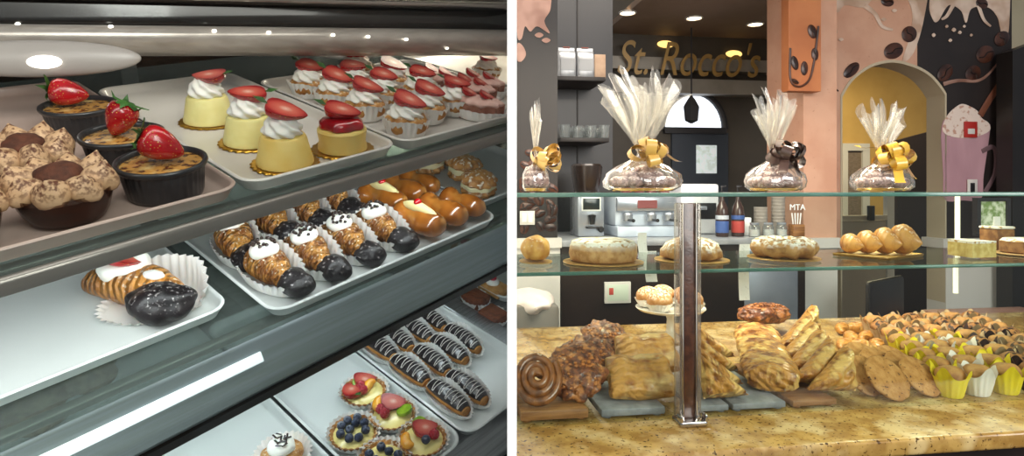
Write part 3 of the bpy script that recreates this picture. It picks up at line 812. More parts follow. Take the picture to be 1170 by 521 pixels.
# perforated grille in the front corner
gr = bmesh.new()
m_grill = mat('grille_black', '#141416', .4, metal=.5)
mb = MB(); nU, nV = 26, 7; du, dv = .0125, .016
U0, V0, g0 = .43, .355, W3-.03
for i in range(nU):
    for j in range(nV):
        cx, cy = U0+(i+.5*(j % 2))*du, V0+j*dv
        o_ = [(cx-du/2, cy-dv/2), (cx+du/2, cy-dv/2), (cx+du/2, cy+dv/2), (cx-du/2, cy+dv/2)]
        i_ = rrect(du*.66, dv*.7, .0035, 2)
        ring = []
        for a, b in i_: ring.append((cx+a, cy+b, g0))
        k = len(i_)
        out = []
        for a, b in i_:
            s_ = max(abs(a)/(du/2), abs(b)/(dv/2)); out.append((cx+a/s_, cy+b/s_, g0))
        cor = [(du/2, dv/2), (-du/2, dv/2), (-du/2, -dv/2), (du/2, -dv/2)]
        f = [(q, (q+1) % k, (q+1) % k+k, q+k) for q in range(k)]
        mb.add(ring+out, f)
        for ci, (a, b) in enumerate(cor):
            q0 = ci*3+1
            for q in (q0-1, q0, q0+0):
                pass
            mb.add([out[ci*3], (cx+a, cy+b, g0), out[(ci*3+2) % k]], [(0, 1, 2)])
gm = mb.mesh('vent_grille', m_grill, False)
go = one('vent_grille', gm, FL, 'black perforated air grille in front of the eclair tray', 'grille')
clip(go, *PART)
bt = one('air_duct', MB().box(.35, 1.1, .28, .478, W3-.09, W3-.05).mesh('air_duct', m_dark, False), FL, 'dark duct floor seen through the black grille', 'duct')
clip(bt, *PART)

# nut crusted cakes on the lower shelf under the empty tray
m_crumb = mat('crumb_crust', '#8a7a63', .8, '#5d4a36', 90, bump=.8, bscale=120)
under = one('lower_shelf', MB().rbox(-.5, .345, .60, 1.0, W3-.02, W3-.006, .004).mesh('lower_shelf', m_steel), FL, 'shelf glimpsed below the empty tray', 'shelf') if False else None
kc = ('crumb_cake', MB().blob((0, 0, .022), (.045, .04, .024), .3, 40, 4, 5, flat=-.019).mesh('crumb_cake', m_crumb), [])
for x, y, lb in [(36, 486, 'crumb coated bun glimpsed below the empty tray at the picture edge'), (96, 440, 'crumb coated bun glimpsed below the empty tray, further in')]:
    place(kc, FL, PL(x, y, W3), lb, 'bun', 'crumb coated buns', 0, 1.1)

# front glass of the case
fg = one('display_glass', MB().box(-.7, .60, .333, .337, W3-.0495, .25).mesh('display_glass', sheet_glass('front_glass', '#f4f7f6', boost=.25), False), FL, 'clear front glass of the pastry case', 'glass')
clip(fg, *PART)
# ---- rear of the case: dark sliding glass, mullions, canopy and modelled lamp reflections
VB = 1.38
m_bglass = mat('rear_dark_glass', '#1b1410', .08, '#2e2018', 5, stretch=(1, 1, 3))
bk = struct('wall_case_rear', MB().box(-1.2, 2.2, VB+.02, VB+.05, -1.3, 1.2).mesh('wall_case_rear', mat('rear_black', '#0d0907', .5, '#16100c', 3), False), FL)
clip(bk, *PART)
sl = one('sliding_glass_door', MB().box(-1.2, 2.2, VB, VB+.008, W1-.01, W1+.30).mesh('sliding_glass_door', m_bglass, False), FL, 'dark sliding glass door along the back of the case', 'door')
clip(sl, *PART)
m_mull = mat('grey_mullion', '#6e6a66', .4, metal=.3)
for x, wd in ((147, .03), (345, .035), (362, .02), (462, .03), (535, .03)):
    p = PLV(x, 80, VB-.004)
    mo = link('door_stile', MB().rbox(p.x-wd/2, p.x+wd/2, VB-.008, VB-.0005, W1-.008, W1+.29, .002).mesh('door_stile', m_mull), sl)
# canopy along the top of the case (axis through two places, bowing slightly towards the far end)
cA, cB = FL.inverted() @ (CAM+ray(-30, 38)*(.85/F)), FL.inverted() @ (CAM+ray(600, 43)*(1.20/F))
ax = (cB-cA).normalized()
m_can = mat('canopy_satin', '#b5aca4', .28, '#a79e96', 4, metal=.35, stretch=(1, 20, 20))
m_canrail = mat('canopy_rail', '#a39a94', .22, metal=.9)
view = FL.inverted().to_3x3() @ Vector((0, 1, 0))
upv = (FL.inverted().to_3x3() @ Vector((0, 0, 1)))
upv = (upv-ax*upv.dot(ax)).normalized(); bkv = ax.cross(upv).normalized()
if bkv.dot(view) < 0: bkv = -bkv
def along(mb, prof, s0=0.0, s1=1.0, k=1.0):
    L = (cB-cA)
    v = []; n = len(prof)
    for q, sc_ in ((s0, 1.0), (s1, k)):
        for b, h in prof: v.append(tuple(cA+L*q+bkv*b*sc_+upv*h*sc_))
    f = [tuple(range(n)), tuple(range(2*n-1, n-1, -1))]+[(i, i+n, (i+1) % n+n, (i+1) % n) for i in range(n)]
    return mb.add(v, f)
band = [(.02*math.cos(a)+.02, .021*math.sin(a)) for a in [PI/2+PI*i/10 for i in range(11)]]
band = [(0.03-.030*math.cos(PI*(i/10-.5)), .019*math.sin(PI*(.5-i/10))) for i in range(11)]+[(.06, -.019), (.06, .019)]
cn = one('canopy', along(MB(), [(b_, h_*1.0) for b_, h_ in band], -.28, 1.0, 1.15).mesh('canopy', m_can, angle=30), FL, 'pale curved canopy band along the top of the pastry case', 'canopy')
dk = [(.02, .020), (.012, .046), (.03, .060), (.09, .060), (.09, .020)]
d_ = link('dark_channel', along(MB(), dk, -.28, 1.0, 1.1).mesh('dark_channel', mat('canopy_channel', '#1d1815', .25, '#120e0c', 10, coat=.5), angle=30), cn)
for k, (b, h0, h1) in enumerate(((-.004, .052, .060), (0, .066, .075))):
    e = link('chrome_bead', along(MB(), [(b, h0), (b-.006, (h0+h1)/2), (b, h1), (b+.03, h1), (b+.03, h0)], -.28, 1.0, 1.05).mesh('chrome_bead', m_canrail, angle=30), cn)
for o_ in [cn]+list(cn.children): clip(o_, *PART)
m_glint = mat('glint_dot', '#ffffff', .3, emis='#fff6e8', estr=6)  # glowing dots stand for lamp reflections, no lamps sit in the canopy
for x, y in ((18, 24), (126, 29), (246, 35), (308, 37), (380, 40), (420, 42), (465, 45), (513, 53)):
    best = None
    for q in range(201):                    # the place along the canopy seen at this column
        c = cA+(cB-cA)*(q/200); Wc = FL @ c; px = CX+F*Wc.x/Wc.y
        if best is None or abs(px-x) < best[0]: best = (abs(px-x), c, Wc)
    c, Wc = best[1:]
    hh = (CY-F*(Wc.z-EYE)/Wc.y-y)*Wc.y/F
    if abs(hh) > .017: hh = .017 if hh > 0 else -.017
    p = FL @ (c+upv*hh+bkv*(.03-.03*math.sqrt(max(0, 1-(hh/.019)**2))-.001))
    sp = link('glint_dot', MB().blob((0, 0, 0), (.0035, .0035, .0025), 0, 1, 2).mesh('glint_dot', m_glint), cn)
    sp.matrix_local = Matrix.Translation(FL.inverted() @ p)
# lamp reflections in the glass, built as solid domes with glowing discs
m_dome = mat('dome_white', '#a59d98', .35, '#9b938e', 6)
m_reflglow = mat('reflected_disc', '#ffffff', .3, emis='#fff8ee', estr=5)
def dome(px, py, wpx, hpx, v, label, dx, dy):
    p = PLV(px, py, v)
    dist = (FL @ p - CAM).y
    a = wpx*dist/F/2; b = hpx*dist/F/2; c = b*.55
    B = Matrix(((ax.x, bkv.x, upv.x, 0), (ax.y, bkv.y, upv.y, 0), (ax.z, bkv.z, upv.z, 0), (0, 0, 0, 1)))
    d = MB().blob((0, 0, 0), (a, c, b), 0, 1, 5)
    k = dist/F
    r2 = max(.05, 1-(dx*k/a)**2-(dy*k/b)**2)
    di = MB().lathe([(.001, .003), (a*.14, .0025), (a*.165, 0), (.001, -.001)], 28)
    one('dome_reflection', d.mesh('dome_reflection', m_dome), FL, label, 'lamp', 'reflected dome lamps', loc=p, M=B,
        parts=[P('reflected_disc', di.mesh('reflected_disc', m_reflglow), M=T(dx*k, -c*math.sqrt(r2)-.001, dy*k)@RX(PI/2)@Matrix.Diagonal((1, .45, 1, 1)), label='reflected glow as a disc'),
               P('stem', MB().lathe([(.006, 0), (.006, .05)], 10, M=RX(-PI/2)@T(0, 0, c*.8)).mesh('stem', m_mull))])
dome(46, 67, 200, 42, 1.04, 'large white dome modelling a lamp reflected in the case glass', 6, -6)
dome(398, 60, 84, 17, 1.17, 'smaller white dome modelling a reflected lamp further along the glass', -11, -1)

# keep everything of the case on its own side of the partition
for o in [q for q in COL.objects if q.parent is None and q.type in {'MESH', 'EMPTY'} and q.get('kind') != 'structure']:
    if not any(k in o.name for k in ('deck', 'rail', 'canopy', 'tray', 'door', 'divider', 'grille', 'duct', 'glass')):
        mx = -9
        for c in [o]+list(o.children)+[g for c in o.children for g in c.children]:
            W = c.matrix_basis.copy(); p = c.parent
            while p is not None: W = p.matrix_basis @ W; p = p.parent
            if c.data: mx = max(mx, max((W @ v.co).x for v in c.data.vertices))
        if mx > -.0045: o.matrix_world = Matrix.Translation(D1*((-.0045-mx)/D1.x)) @ o.matrix_basis
# ================================================================== partition between the pastry case and the counter
m_white = mat('partition_white', '#ffffff', .6)
struct('wall_partition', MB().box(-.0031, .0031, .40, 4.2, 0, 3.2).mesh('wall_partition', m_white, False))
PARTR = (Vector((.0045, 0, 0)), Vector((-1, 0, 0)))

# ================================================================== THE COUNTER (right of the partition)
ZC, ZS, ZT = .95, 1.267, 1.4405           # counter top, glass shelf top, top glass top
TF = 1.262                                # front glass
m_gran = mat('granite_gold', '#bd9a55', .22, '#9b763a', 26, .38, .62, 6, coat=.3, vor=None, col3='#cfb67e', scale3=14)
def granite_spots(m):
    nt = m.node_tree; N, Lk = nt.nodes, nt.links
    b = N['Principled BSDF']; base = b.inputs['Base Color'].links[0].from_socket
    tc = N.new('ShaderNodeTexCoord'); n = N.new('ShaderNodeTexNoise'); n.inputs['Scale'].default_value = 120; n.inputs['Detail'].default_value = 3
    r = N.new('ShaderNodeMapRange'); r.inputs[1].default_value = .60; r.inputs[2].default_value = .66
    x = N.new('ShaderNodeMix'); x.data_type = 'RGBA'; x.inputs[7].default_value = lin('#4d3416')
    Lk.new(tc.outputs['Object'], n.inputs['Vector']); Lk.new(n.outputs[0], r.inputs[0]); Lk.new(r.outputs[0], x.inputs[0])
    Lk.new(base, x.inputs[6]); Lk.new(x.outputs[2], b.inputs['Base Color'])
granite_spots(m_gran)
ct = one('granite_counter', MB().rbox(-.25, 2.6, 1.10, 2.17, ZC-.036, ZC, .008, 3).mesh('granite_counter', m_gran), FR, 'golden speckled granite worktop carrying the bakery display', 'counter')
clip(ct, *PARTR)
fp = one('counter_base', MB().box(-.25, 2.6, 1.14, 2.1, 0, ZC-.037).mesh('counter_base', mat('base_dark', '#1d1210', .4, '#140c0a', 8, stretch=(1, 1, .1)), False), FR, 'dark wooden front below the granite worktop', 'cabinet')
clip(fp, *PARTR)

g_pane = sheet_glass('pane_glass', '#f2f6f3', haze=.003, hazecol='#e8ecec', boost=.45)
g_slab = sheet_glass('shelf_glass', '#eff5f2', haze=.02, hazecol='#c9d4d2')
m_gedge = mat('glass_green_edge', '#6f9a8c', .15, '#4f7f72', 20, trans=.3, stretch=(.3, 1, 1))
def slab(name, s0, s1, t0, t1, z1, th, label):
    o = one(name, MB().box(s0, s1, t0, t1, z1-th, z1).mesh(name, g_slab, False), FR, label, 'shelf')
    clip(o, *PARTR)
    e = link('polished_edge', MB().rbox(s0, s1, t0-.004, t0-.0003, z1-th, z1, .0012, 1).mesh('polished_edge', m_gedge), o)
    e['label'] = 'green polished front edge'
    clip(e, *PARTR)
    return o
slab('glass_top_shelf', -.3, 2.3, TF-.02, 1.66, ZT, .009, 'upper glass shelf with the cellophane gift baskets')
slab('glass_shelf', -.3, 2.3, 1.312, 1.68, ZS, .008, 'lower glass shelf with the round cakes and croissant tray')
pz0, pz1 = ZC+.001, ZT-.010
for a, b, lb in ((-.3, .535, 'front glass pane between the partition and the brown post'), (.575, 2.3, 'front glass pane reaching from the brown post to the far end')):
    o = one('sneeze_guard', MB().box(a, b, TF, TF+.005, pz0, pz1).mesh('sneeze_guard', g_pane, False), FR, lb, 'glass', 'front panes of the counter display')
    clip(o, *PARTR)
# post
p0, p1 = PT(772, 300, TF-.015), PT(799, 300, TF-.015)
sc_ = (p0.x+p1.x)/2; hw = (p1.x-p0.x)/2
m_post = mat('post_brown', '#4a2a18', .35, '#341c10', 60, bump=.2, bscale=200, coat=.4)
m_chr = mat('post_chrome', '#c9c6c2', .12, metal=1)
m_acr = sheet_glass('post_acrylic', '#e8e4de', haze=.12, hazecol='#cfc8c0', boost=1.5)
post = one('glass_post', MB().rbox(sc_-hw*.55, sc_+hw*.55, TF-.023, TF-.005, ZC+.006, pz1-.012, .003).mesh('glass_post', m_post), FR, 'brown post with clear sides holding the front glass', 'post',
   parts=[P('acrylic_side', MB().rbox(sc_-hw, sc_-hw*.57, TF-.027, TF-.002, ZC+.006, pz1-.012, .004).mesh('acrylic_side', m_acr)),
          P('acrylic_side', MB().rbox(sc_+hw*.57, sc_+hw, TF-.027, TF-.002, ZC+.006, pz1-.012, .004).mesh('acrylic_side', m_acr)),
          P('chrome_strip', MB().rbox(sc_-hw*.62, sc_-hw*.5, TF-.029, TF-.023, ZC+.01, pz1-.012, .001, 1).mesh('chrome_strip', m_chr)),
          P('chrome_strip', MB().rbox(sc_+hw*.5, sc_+hw*.64, TF-.029, TF-.023, ZC+.01, pz1-.012, .001, 1).mesh('chrome_strip', m_chr)),
          P('foot_bracket', MB().rbox(sc_-hw*1.15, sc_+hw*1.15, TF-.05, TF-.0015, ZC+.0006, ZC+.012, .004).rbox(sc_-hw*1.15, sc_-hw*.9, TF-.05, TF-.029, ZC+.010, ZC+.026, .003).rbox(sc_+hw*.9, sc_+hw*1.15, TF-.05, TF-.029, ZC+.010, ZC+.026, .003).mesh('foot_bracket', m_chr))])

# ---- gift baskets in cellophane
m_cello = sheet_glass('cellophane', '#fdfcfa', haze=.05, hazecol='#fffdf6', rough=.10, boost=3)
m_cellofan = sheet_glass('cellophane_gathered', '#f7f5ee', haze=.075, hazecol='#ffffff', rough=.16, boost=3.5)
m_cookie = mat('nut_cookie', '#9a7f78', .6, '#5d4540', 120, bump=.7, bscale=160, dust=('#e9dfd8', 260, .5, .58))
m_foilpad = mat('gold_pad', '#d5a944', .3, metal=.6)
def ribbon_mat(nm, c): return mat(nm, c, .3, coat=.5, sss=0)
m_rgold, m_rbrown, m_rcream = ribbon_mat('ribbon_gold', '#caa354'), ribbon_mat('ribbon_brown', '#4c3730'), ribbon_mat('ribbon_bright_gold', '#d8ab3e')
def bow_mesh(m, seed, R=.052):
    rnd = random.Random(seed); mb = MB()
    for i in range(13):
        yaw = rnd.random()*6.28; el = rnd.uniform(-.5, 1.0)
        L = R*rnd.uniform(.75, 1.05); w = .0125
        pts = []
        for q in range(13):
            a = PI+2*PI*q/12
            pts.append((L*.5+L*.5*math.cos(a), .36*L*math.sin(a)))
        M = RZ(yaw)@RY(-el)@RX(rnd.uniform(-.6, .6))
        v = [(x, sg*w*(.35+.65*min(1, x/L*1.6)), z) for x, z in pts for sg in (-1, 1)]
        mb.add(v, [(2*q, 2*q+1, 2*q+3, 2*q+2) for q in range(12)], M=M)
    return mb.mesh('bow', m, angle=80)
def tail_mesh(m, seed, dirs):
    mb = MB()
    for yaw, L, drop in dirs:
        v = []
        for q in range(8):
            t = q/7; x = L*t; z = drop*t+.012*math.sin(t*5)
            for sg in (-1, 1): v.append((x+(.006*sg if q == 7 else 0), sg*.011, z))
        mb.add(v, [(2*q, 2*q+1, 2*q+3, 2*q+2) for q in range(7)], M=RZ(yaw))
    return mb.mesh('ribbon_tail', m, angle=80)
def k_basket(seed, m, tails, W=.098, H=.075, fan=1.0, fw=1.0):
    rnd = random.Random(seed)
    ph = [rnd.random()*6.28 for _ in range(4)]
    bagp = [(W*.80, .002), (W*.97, .012), (W*1.0, .026), (W*.93, .044), (W*.68, .061), (W*.38, H), (W*.16, H+.012), (W*.12, H+.02)]
    bag = MB().lathe(bagp, 72, rf=lambda a, r, z: 1+.05*math.sin(7*a+ph[0]+z*60)+.03*math.sin(17*a+ph[1])*(z/.06), sy=.8, cap1=False).mesh('cellophane_bag', m_cello, angle=80)
    loops = []; seg = 120
    for t in [i/9 for i in range(10)]:
        lp = []
        for i in range(seg):
            a = 2*PI*i/seg
            pl = math.sin(9*a+ph[2])*.5+math.sin(15*a+ph[3])*.5
            tip = 1+.16*math.sin(5*a+ph[0])+.12*math.sin(9*a+ph[1])
            r = W*(.12+.66*fw*t**1.15)*(1+.30*pl*min(1, t*2))
            z = H+.02+(.145*fan*tip)*t*(1-.10*t)
            lp.append((r*math.cos(a), r*math.sin(a)*.55, z))
        loops.append(lp)
    mb = MB(); loft(mb, loops, cap0=False, cap1=False)
    loops2 = [[(x*.55+.012*math.sin(z*40), y*.55, H+.02+(z-H-.02)*1.12) for x, y, z in l] for l in loops]
    loft(mb, loops2, cap0=False, cap1=False)
    fanm = mb.mesh('cellophane_fan', m_cellofan, angle=25)
    pad = MB().lathe([(.001, .002), (W*.78, .002), (W*.82, .006), (W*.78, .009), (.001, .008)], 36, sy=.8).mesh('gold_pad', m_foilpad)
    parts = [P('gold_pad', pad), P('cellophane_fan', fanm)]
    for i in range(20):
        a = 2*PI*i/11+rnd.random()*.3 if i < 11 else 2*PI*i/6+.4; rr = W*.66 if i < 11 else (W*.36 if i < 17 else W*.15)
        zz = .024 if i < 11 else (.038 if i < 17 else .052)
        ck = MB().blob((0, 0, 0), (.0185, .0185, .0145), .18, 60, 3, seed+i).mesh('nut_cookie', m_cookie) if i == 0 else parts[2].mesh
        parts.append(P('nut_cookie', ck, M=T(rr*math.cos(a), rr*math.sin(a)*.72, zz)@RZ(a)))
    by = -.034
    parts.append(P('bow', bow_mesh(m, seed), [P('ribbon_tail', tail_mesh(m, seed, tails))], M=T(0, by, H+.014)))
    return ('gift_basket', bag, parts)
gB = 'gift baskets wrapped in cellophane'
zb = ZT+.0006
def onto(px, t, z): return Vector((PT(px, 215, t).x, t, z))
place(k_basket(1, m_rgold, [(-.1, .085, -.004), (2.9, .06, -.02)], .098, .075, 1.16, 1.38), FR, onto(734, 1.46, zb), 'largest cellophane gift basket with dull gold bow, left of the post', 'gift basket', gB, .05)
place(k_basket(2, m_rbrown, [(3.6, .06, -.03), (-.5, .04, -.04)], .084, .072, .95, .98), FR, onto(885, 1.46, zb), 'cellophane gift basket tied with a dark brown bow', 'gift basket', gB, .4)
place(k_basket(3, m_rcream, [(2.2, .085, .05), (-2.2, .05, -.05), (-.6, .05, -.04)], .082, .070, .86, 1.0), FR, onto(1008, 1.46, zb), 'cellophane gift basket with bright gold bow before the arch', 'gift basket', gB, .2)
place(k_basket(4, m_rgold, [(-.05, .05, .0), (2.9, .03, -.02)], .060, .070, .9, .62), FR, onto(620, 1.50, zb), 'narrow cellophane gift basket next to the partition', 'gift basket', gB, 1.0, (.42, .8, 1)) if False else None
b4 = k_basket(4, m_rgold, [(-.05, .040, .0)], .050, .062, .80, .6)
place(b4, FR, onto(612, 1.47, zb), 'small cellophane gift basket half cut by the partition', 'gift basket', gB, 1.0, (.72, .8, 1))

# ---- glass shelf
zs = ZS+.0006
m_bread = mat('sweet_bread', '#d8a657', .45, '#b87a2e', 30, bump=.2, bscale=60, dust=('#efe2c8', 120, .58, .68))
m_gboard = mat('cake_board_gold', '#a9814a', .35, '#c29b5c', 30, metal=.4)
m_scake = mat('crumb_cake_side', '#c99d66', .7, '#a87843', 60, bump=.5, bscale=120, dust=('#f3efe8', 60, .28, .5))
m_sugar = mat('sugar_almond_top', '#efe9df', .8, '#b8905c', 75, .52, .62, bump=.6, bscale=150)
def board_round(R, m=m_gboard): return MB().lathe([(.001, 0), (R, 0), (R+.001, .0015), (R, .003), (.001, .003)], 72).mesh('cake_board', m)
def spot(px, py, z): return PR(px, py, z-.0006)+Vector((0, 0, .0006))
loaf = MB().blob((0, 0, .034), (.050, .055, .036), .10, 22, 4, 3, flat=-.03).mesh('sweet_loaf', m_bread)
one('sweet_loaf', loaf, FR, 'rounded golden sweet loaf beside the partition', 'bread', loc=onto(612, 1.47, zs+.0032), parts=[P('cake_board', board_round(.058), M=T(0, 0, -.0032)@Matrix.Diagonal((.95, 1, 1, 1)))], sc=(.72, .9, .9))
ck = MB().lathe([(.072, .004), (.078, .008), (.0815, .022), (.080, .040), (.074, .049), (.060, .053), (.03, .055), (.001, .0555)], 80, rf=lambda a, r, z: 1+.02*noise.noise(Vector((math.cos(a)*3, math.sin(a)*3, z*40)))).mesh('sugar_cake', m_scake, angle=60)
cktop = MB().lathe([(.079, .0405), (.0755, .0500), (.060, .0545), (.03, .0568), (.001, .057)], 80, rf=lambda a, r, z: 1+.03*noise.noise(Vector((math.cos(a)*4, math.sin(a)*4, r*90)))).mesh('sugar_topping', m_sugar)
place(('sugar_cake', ck, [P('sugar_topping', cktop), P('cake_board', board_round(.096), M=T(0, 0, .0005))]), FR, onto(689, 1.46, zs), 'tall round cake under powdered sugar left of the post', 'cake', sc=(1.02, 1, 1.06))
m_flake = mat('almond_flake', '#e9dcc2', .7)
def flakes(R, n, seed, zf):
    rnd = random.Random(seed); mb = MB()
    for i in range(n):
        a = rnd.random()*6.28; r = R*math.sqrt(rnd.random())
        x, y = r*math.cos(a), r*math.sin(a)
        mb.lathe([(.0012, -.0005), (.006, -.0004), (.006, .0004), (.0012, .0005)], 7, sx=1, sy=.62, M=T(x, y, zf(r))@RZ(rnd.random()*3)@RX(rnd.uniform(-.6, .6)))
    return mb.mesh('almond_flakes', m_flake, angle=30)
m_ring = mat('danish_ring', '#b98a50', .55, '#8f5d2a', 45, bump=.5, bscale=90, dust=('#f6f2ea', 90, .44, .56))
ring = MB().sweep([(.052*math.cos(2*PI*i/48), .052*math.sin(2*PI*i/48), .027) for i in range(49)], [(.031, .026)]*49, 20, rf=lambda t, a: 1+.12*math.sin(t*2*PI*9+a)+.08*noise.noise(Vector((math.cos(t*6.28)*4, math.sin(t*6.28)*4, a))))
place(('almond_ring', ring.mesh('almond_ring', m_ring, angle=80), [P('almond_flakes', flakes(.075, 70, 3, lambda r: .052-.35*abs(r-.05)), kind='stuff'), P('cake_board', board_round(.090), M=T(0, 0, -.0031))]), FR, onto(895, 1.46, zs+.0035), 'sugared almond ring pastry right of the brown post', 'cake', sc=(.96, 1, .92))
dome_ = MB().lathe([(.062, .004), (.074, .010), (.074, .026), (.062, .043), (.040, .054), (.02, .058), (.001, .059)], 64, rf=lambda a, r, z: 1+.05*math.sin(9*a+z*80)+.05*noise.noise(Vector((math.cos(a)*3, math.sin(a)*3, z*30))))
place(('almond_cake', dome_.mesh('almond_cake', m_ring, angle=80), [P('almond_flakes', flakes(.066, 60, 8, lambda r: .060-r*r*5.5), kind='stuff'), P('cake_board', board_round(.092))]), FR, onto(790, 1.48, zs), 'almond flake cake standing behind the brown post', 'cake')
m_cgold = mat('croissant_glossy', '#d39a4e', .4, '#9a5c22', 28, bump=.3, bscale=70, coat=.3, dust=('#efe2cc', 120, .58, .66))
def croissant_mesh(name, seg=40, L=.06, r0=.026, bend=.9, m=None):
    path = []; rad = []
    for i in range(seg+1):
        t = i/seg*2-1
        path.append((L*math.sin(t*bend*1.1), -L*.55*(1-math.cos(t*bend*1.3)), .85*r0-.004*abs(t)))
        rad.append(max(.0025, r0*(1-abs(t)**1.7)**.8)*(1+.10*(((t*4.5+10) % 1)-.5)))
    return MB().sweep(path, [(r, r*.92) for r in rad], 20).mesh(name, m or m_cgold, angle=50)
cro = croissant_mesh('croissant', m=m_cgold)
m_gtray = mat('tray_gold_dark', '#8c6a2e', .3, metal=.7)
tr = MB(); loft(tr, [[(x, y, z) for x, y in rrect(.19-2*i, .15-2*i, .006)] for i, z in ((.002, 0), (0, .006), (.002, .007), (.006, .003))])
one('gold_tray', tr.mesh('gold_tray', m_gtray, angle=30), FR, 'gold edged black tray under the four croissants', 'tray', loc=onto(1003, 1.50, zs), rz=.45, parts=[P('gold_lining', MB().rbox(-.086, .086, -.066, .066, .0032, .0042, .0004, 1).mesh('gold_lining', mat('lining_gold', '#d9b56a', .35, metal=.5)))])
for i, (dx, lb) in enumerate(((-.072, 'small croissant at the left end of the gold tray'), (-.031, 'second croissant from the left end of the gold tray'), (.012, 'third croissant, just behind the big one on the gold tray'), (.054, 'largest croissant at the right front of the gold tray'))):
    place(('croissant', cro, []), FR, onto(1003, 1.50, zs+.0045)+Vector((dx*.9+.008, -dx*.42+.004, 0)), lb, 'croissant', 'croissants on the gold tray', 1.35, (.78+.08*i, .9+.08*i, 1.12+.19*i))
m_crumbc = mat('yellow_crumb', '#d9c07a', .8, '#c2a458', 60, bump=.4, bscale=150)
m_torte = mat('brown_torte', '#9a6a3c', .7, '#7a4d27', 60, bump=.4, bscale=120)
wedge = [(-.045, -.03), (.045, -.03), (.03, .05), (-.03, .05)]
place(('cake_wedge', MB().zprism(wedge, .004, .040).mesh('cake_wedge', m_crumbc, False), [P('sugar_topping', MB().zprism(wedge, .0402, .046).mesh('sugar_topping', m_sugar, False))]), FR, onto(1112, 1.42, zs), 'cut wedge of yellow cake near the light tube', 'cake slice', rz=.1, sc=(.86, 1, 1))
place(('cake_wedge', MB().zprism(wedge, .004, .036).mesh('cake_wedge', m_crumbc, False), [P('sugar_topping', MB().zprism(wedge, .0362, .042).mesh('sugar_topping', m_sugar, False)), P('paper_liner', MB().rbox(-.05, .05, -.035, .055, 0, .003, .001, 1).mesh('paper_liner', m_paper))]), FR, onto(1140, 1.62, zs+.02), 'cut wedge of yellow cake raised at the rear by the garden reflection', 'cake slice', rz=.3, sc=(.8, .8, 1)) if False else None
place(('torte', MB().lathe([(.060, .002), (.066, .006), (.066, .034), (.060, .038), (.001, .039)], 60).mesh('torte', m_torte, angle=50), [P('sugar_topping', MB().lathe([(.065, .0345), (.058, .041), (.03, .043), (.001, .0435)], 60, rf=lambda a, r, z: 1+.03*noise.noise(Vector((a*2, r*60, 1)))).mesh('sugar_topping', m_sugar)), P('cake_board', board_round(.078, mat('kraft_board', '#b58e5b', .6)), M=T(0, 0, -.001))]), FR, onto(1176, 1.47, zs+.0015), 'brown torte with pale crumb top at the far end of the shelf', 'cake')
place(('cake_block', MB().rbox(-.03, .03, -.03, .03, .001, .062, .004).mesh('cake_block', m_torte), [P('sugar_topping', MB().rbox(-.031, .031, -.031, .031, .0625, .070, .003).mesh('sugar_topping', m_sugar)), P('price_card', MB().rbox(-.012, .012, -.001, .001, .0705, .098, .0004, 1).mesh('price_card', m_paper), label='small white card')]), FR, onto(1139, 1.60, zs), 'tall block of cake with a white card on top at the shelf rear', 'cake')
# paper slips hanging at the shelf's rear edge
m_slip = mat('receipt_paper', '#f4f4f4', .7, '#dcdcdc', 160, .6, .66)
def slip(px0, px1, py0, py1, t, label, bendx=0):
    a, b = PT(px0, py0, t), PT(px1, py1, t)
    n = 8; mb = MB(); L = []
    for i in range(n+1):
        q = i/n; z = a.z+(b.z-a.z)*q; y = .006*math.sin(q*3); dx = bendx*q*q
        L.append([(a.x+dx, t+y, z), (b.x+dx, t+y, z), (b.x+dx, t+y+.0006, z), (a.x+dx, t+y+.0006, z)])
    loft(mb, L)
    one('paper_slip', mb.mesh('paper_slip', m_slip, angle=60), FR, label, 'paper', 'paper slips at the glass shelf')
slip(845, 857, 279, 343, 1.6815, 'narrow white paper slip hanging behind the almond ring')
slip(729, 739, 266, 296, 1.6815, 'short white paper slip beside the sugar cake', .008)
slip(737, 750, 287, 322, 1.694, 'wider white paper slip hanging left of the post', .004)

# ---- cake stand with rolls
m_stand = mat('stand_cream', '#e3ddcf', .25, coat=.4)
tS = 1.92
cs = PT(766, 352, tS)
place(('cake_stand', MB().lathe([(.045, 0), (.047, .004), (.030, .012), (.014, .03), (.012, .07), (.016, cs.z-ZC-.022), (.05, cs.z-ZC-.012), (.105, cs.z-ZC-.006), (.113, cs.z-ZC+.002), (.112, cs.z-ZC+.004), (.102, cs.z-ZC-.001), (.001, cs.z-ZC-.003)], 56).mesh('cake_stand', m_stand, angle=50), []), FR, Vector((cs.x, tS, ZC+.0006)), 'cream pedestal cake stand holding sugared rolls behind the post', 'cake stand')
m_roll = mat('sugared_roll', '#c9955a', .6, '#a87238', 40, dust=('#f1e6d3', 130, .46, .6), bump=.4, bscale=100)
kro = ('sugared_roll', MB().blob((0, 0, .034), (.041, .041, .032), .09, 25, 4, 2, flat=-.024).mesh('sugared_roll', m_roll), [P('paper_liner', liner_mesh(.028, .028, .026, 1.55, 22, .06))])
for dx, dy, dz, lb in ((-.056, -.045, 0, 'sugared roll at the front of the cake stand'), (.045, -.055, 0, 'sugared roll at the front right of the cake stand by the post'), (-.062, .038, 0, 'sugared roll at the rear left of the cake stand'), (.0, .065, 0, 'sugared roll at the rear of the cake stand'), (.066, .028, 0, 'sugared roll on the right side of the cake stand')):
    place(kro, FR, (cs.x+dx, tS+dy, cs.z+.0008+dz), lb, 'roll', 'sugared rolls on the stand', dx*20, 1.0)

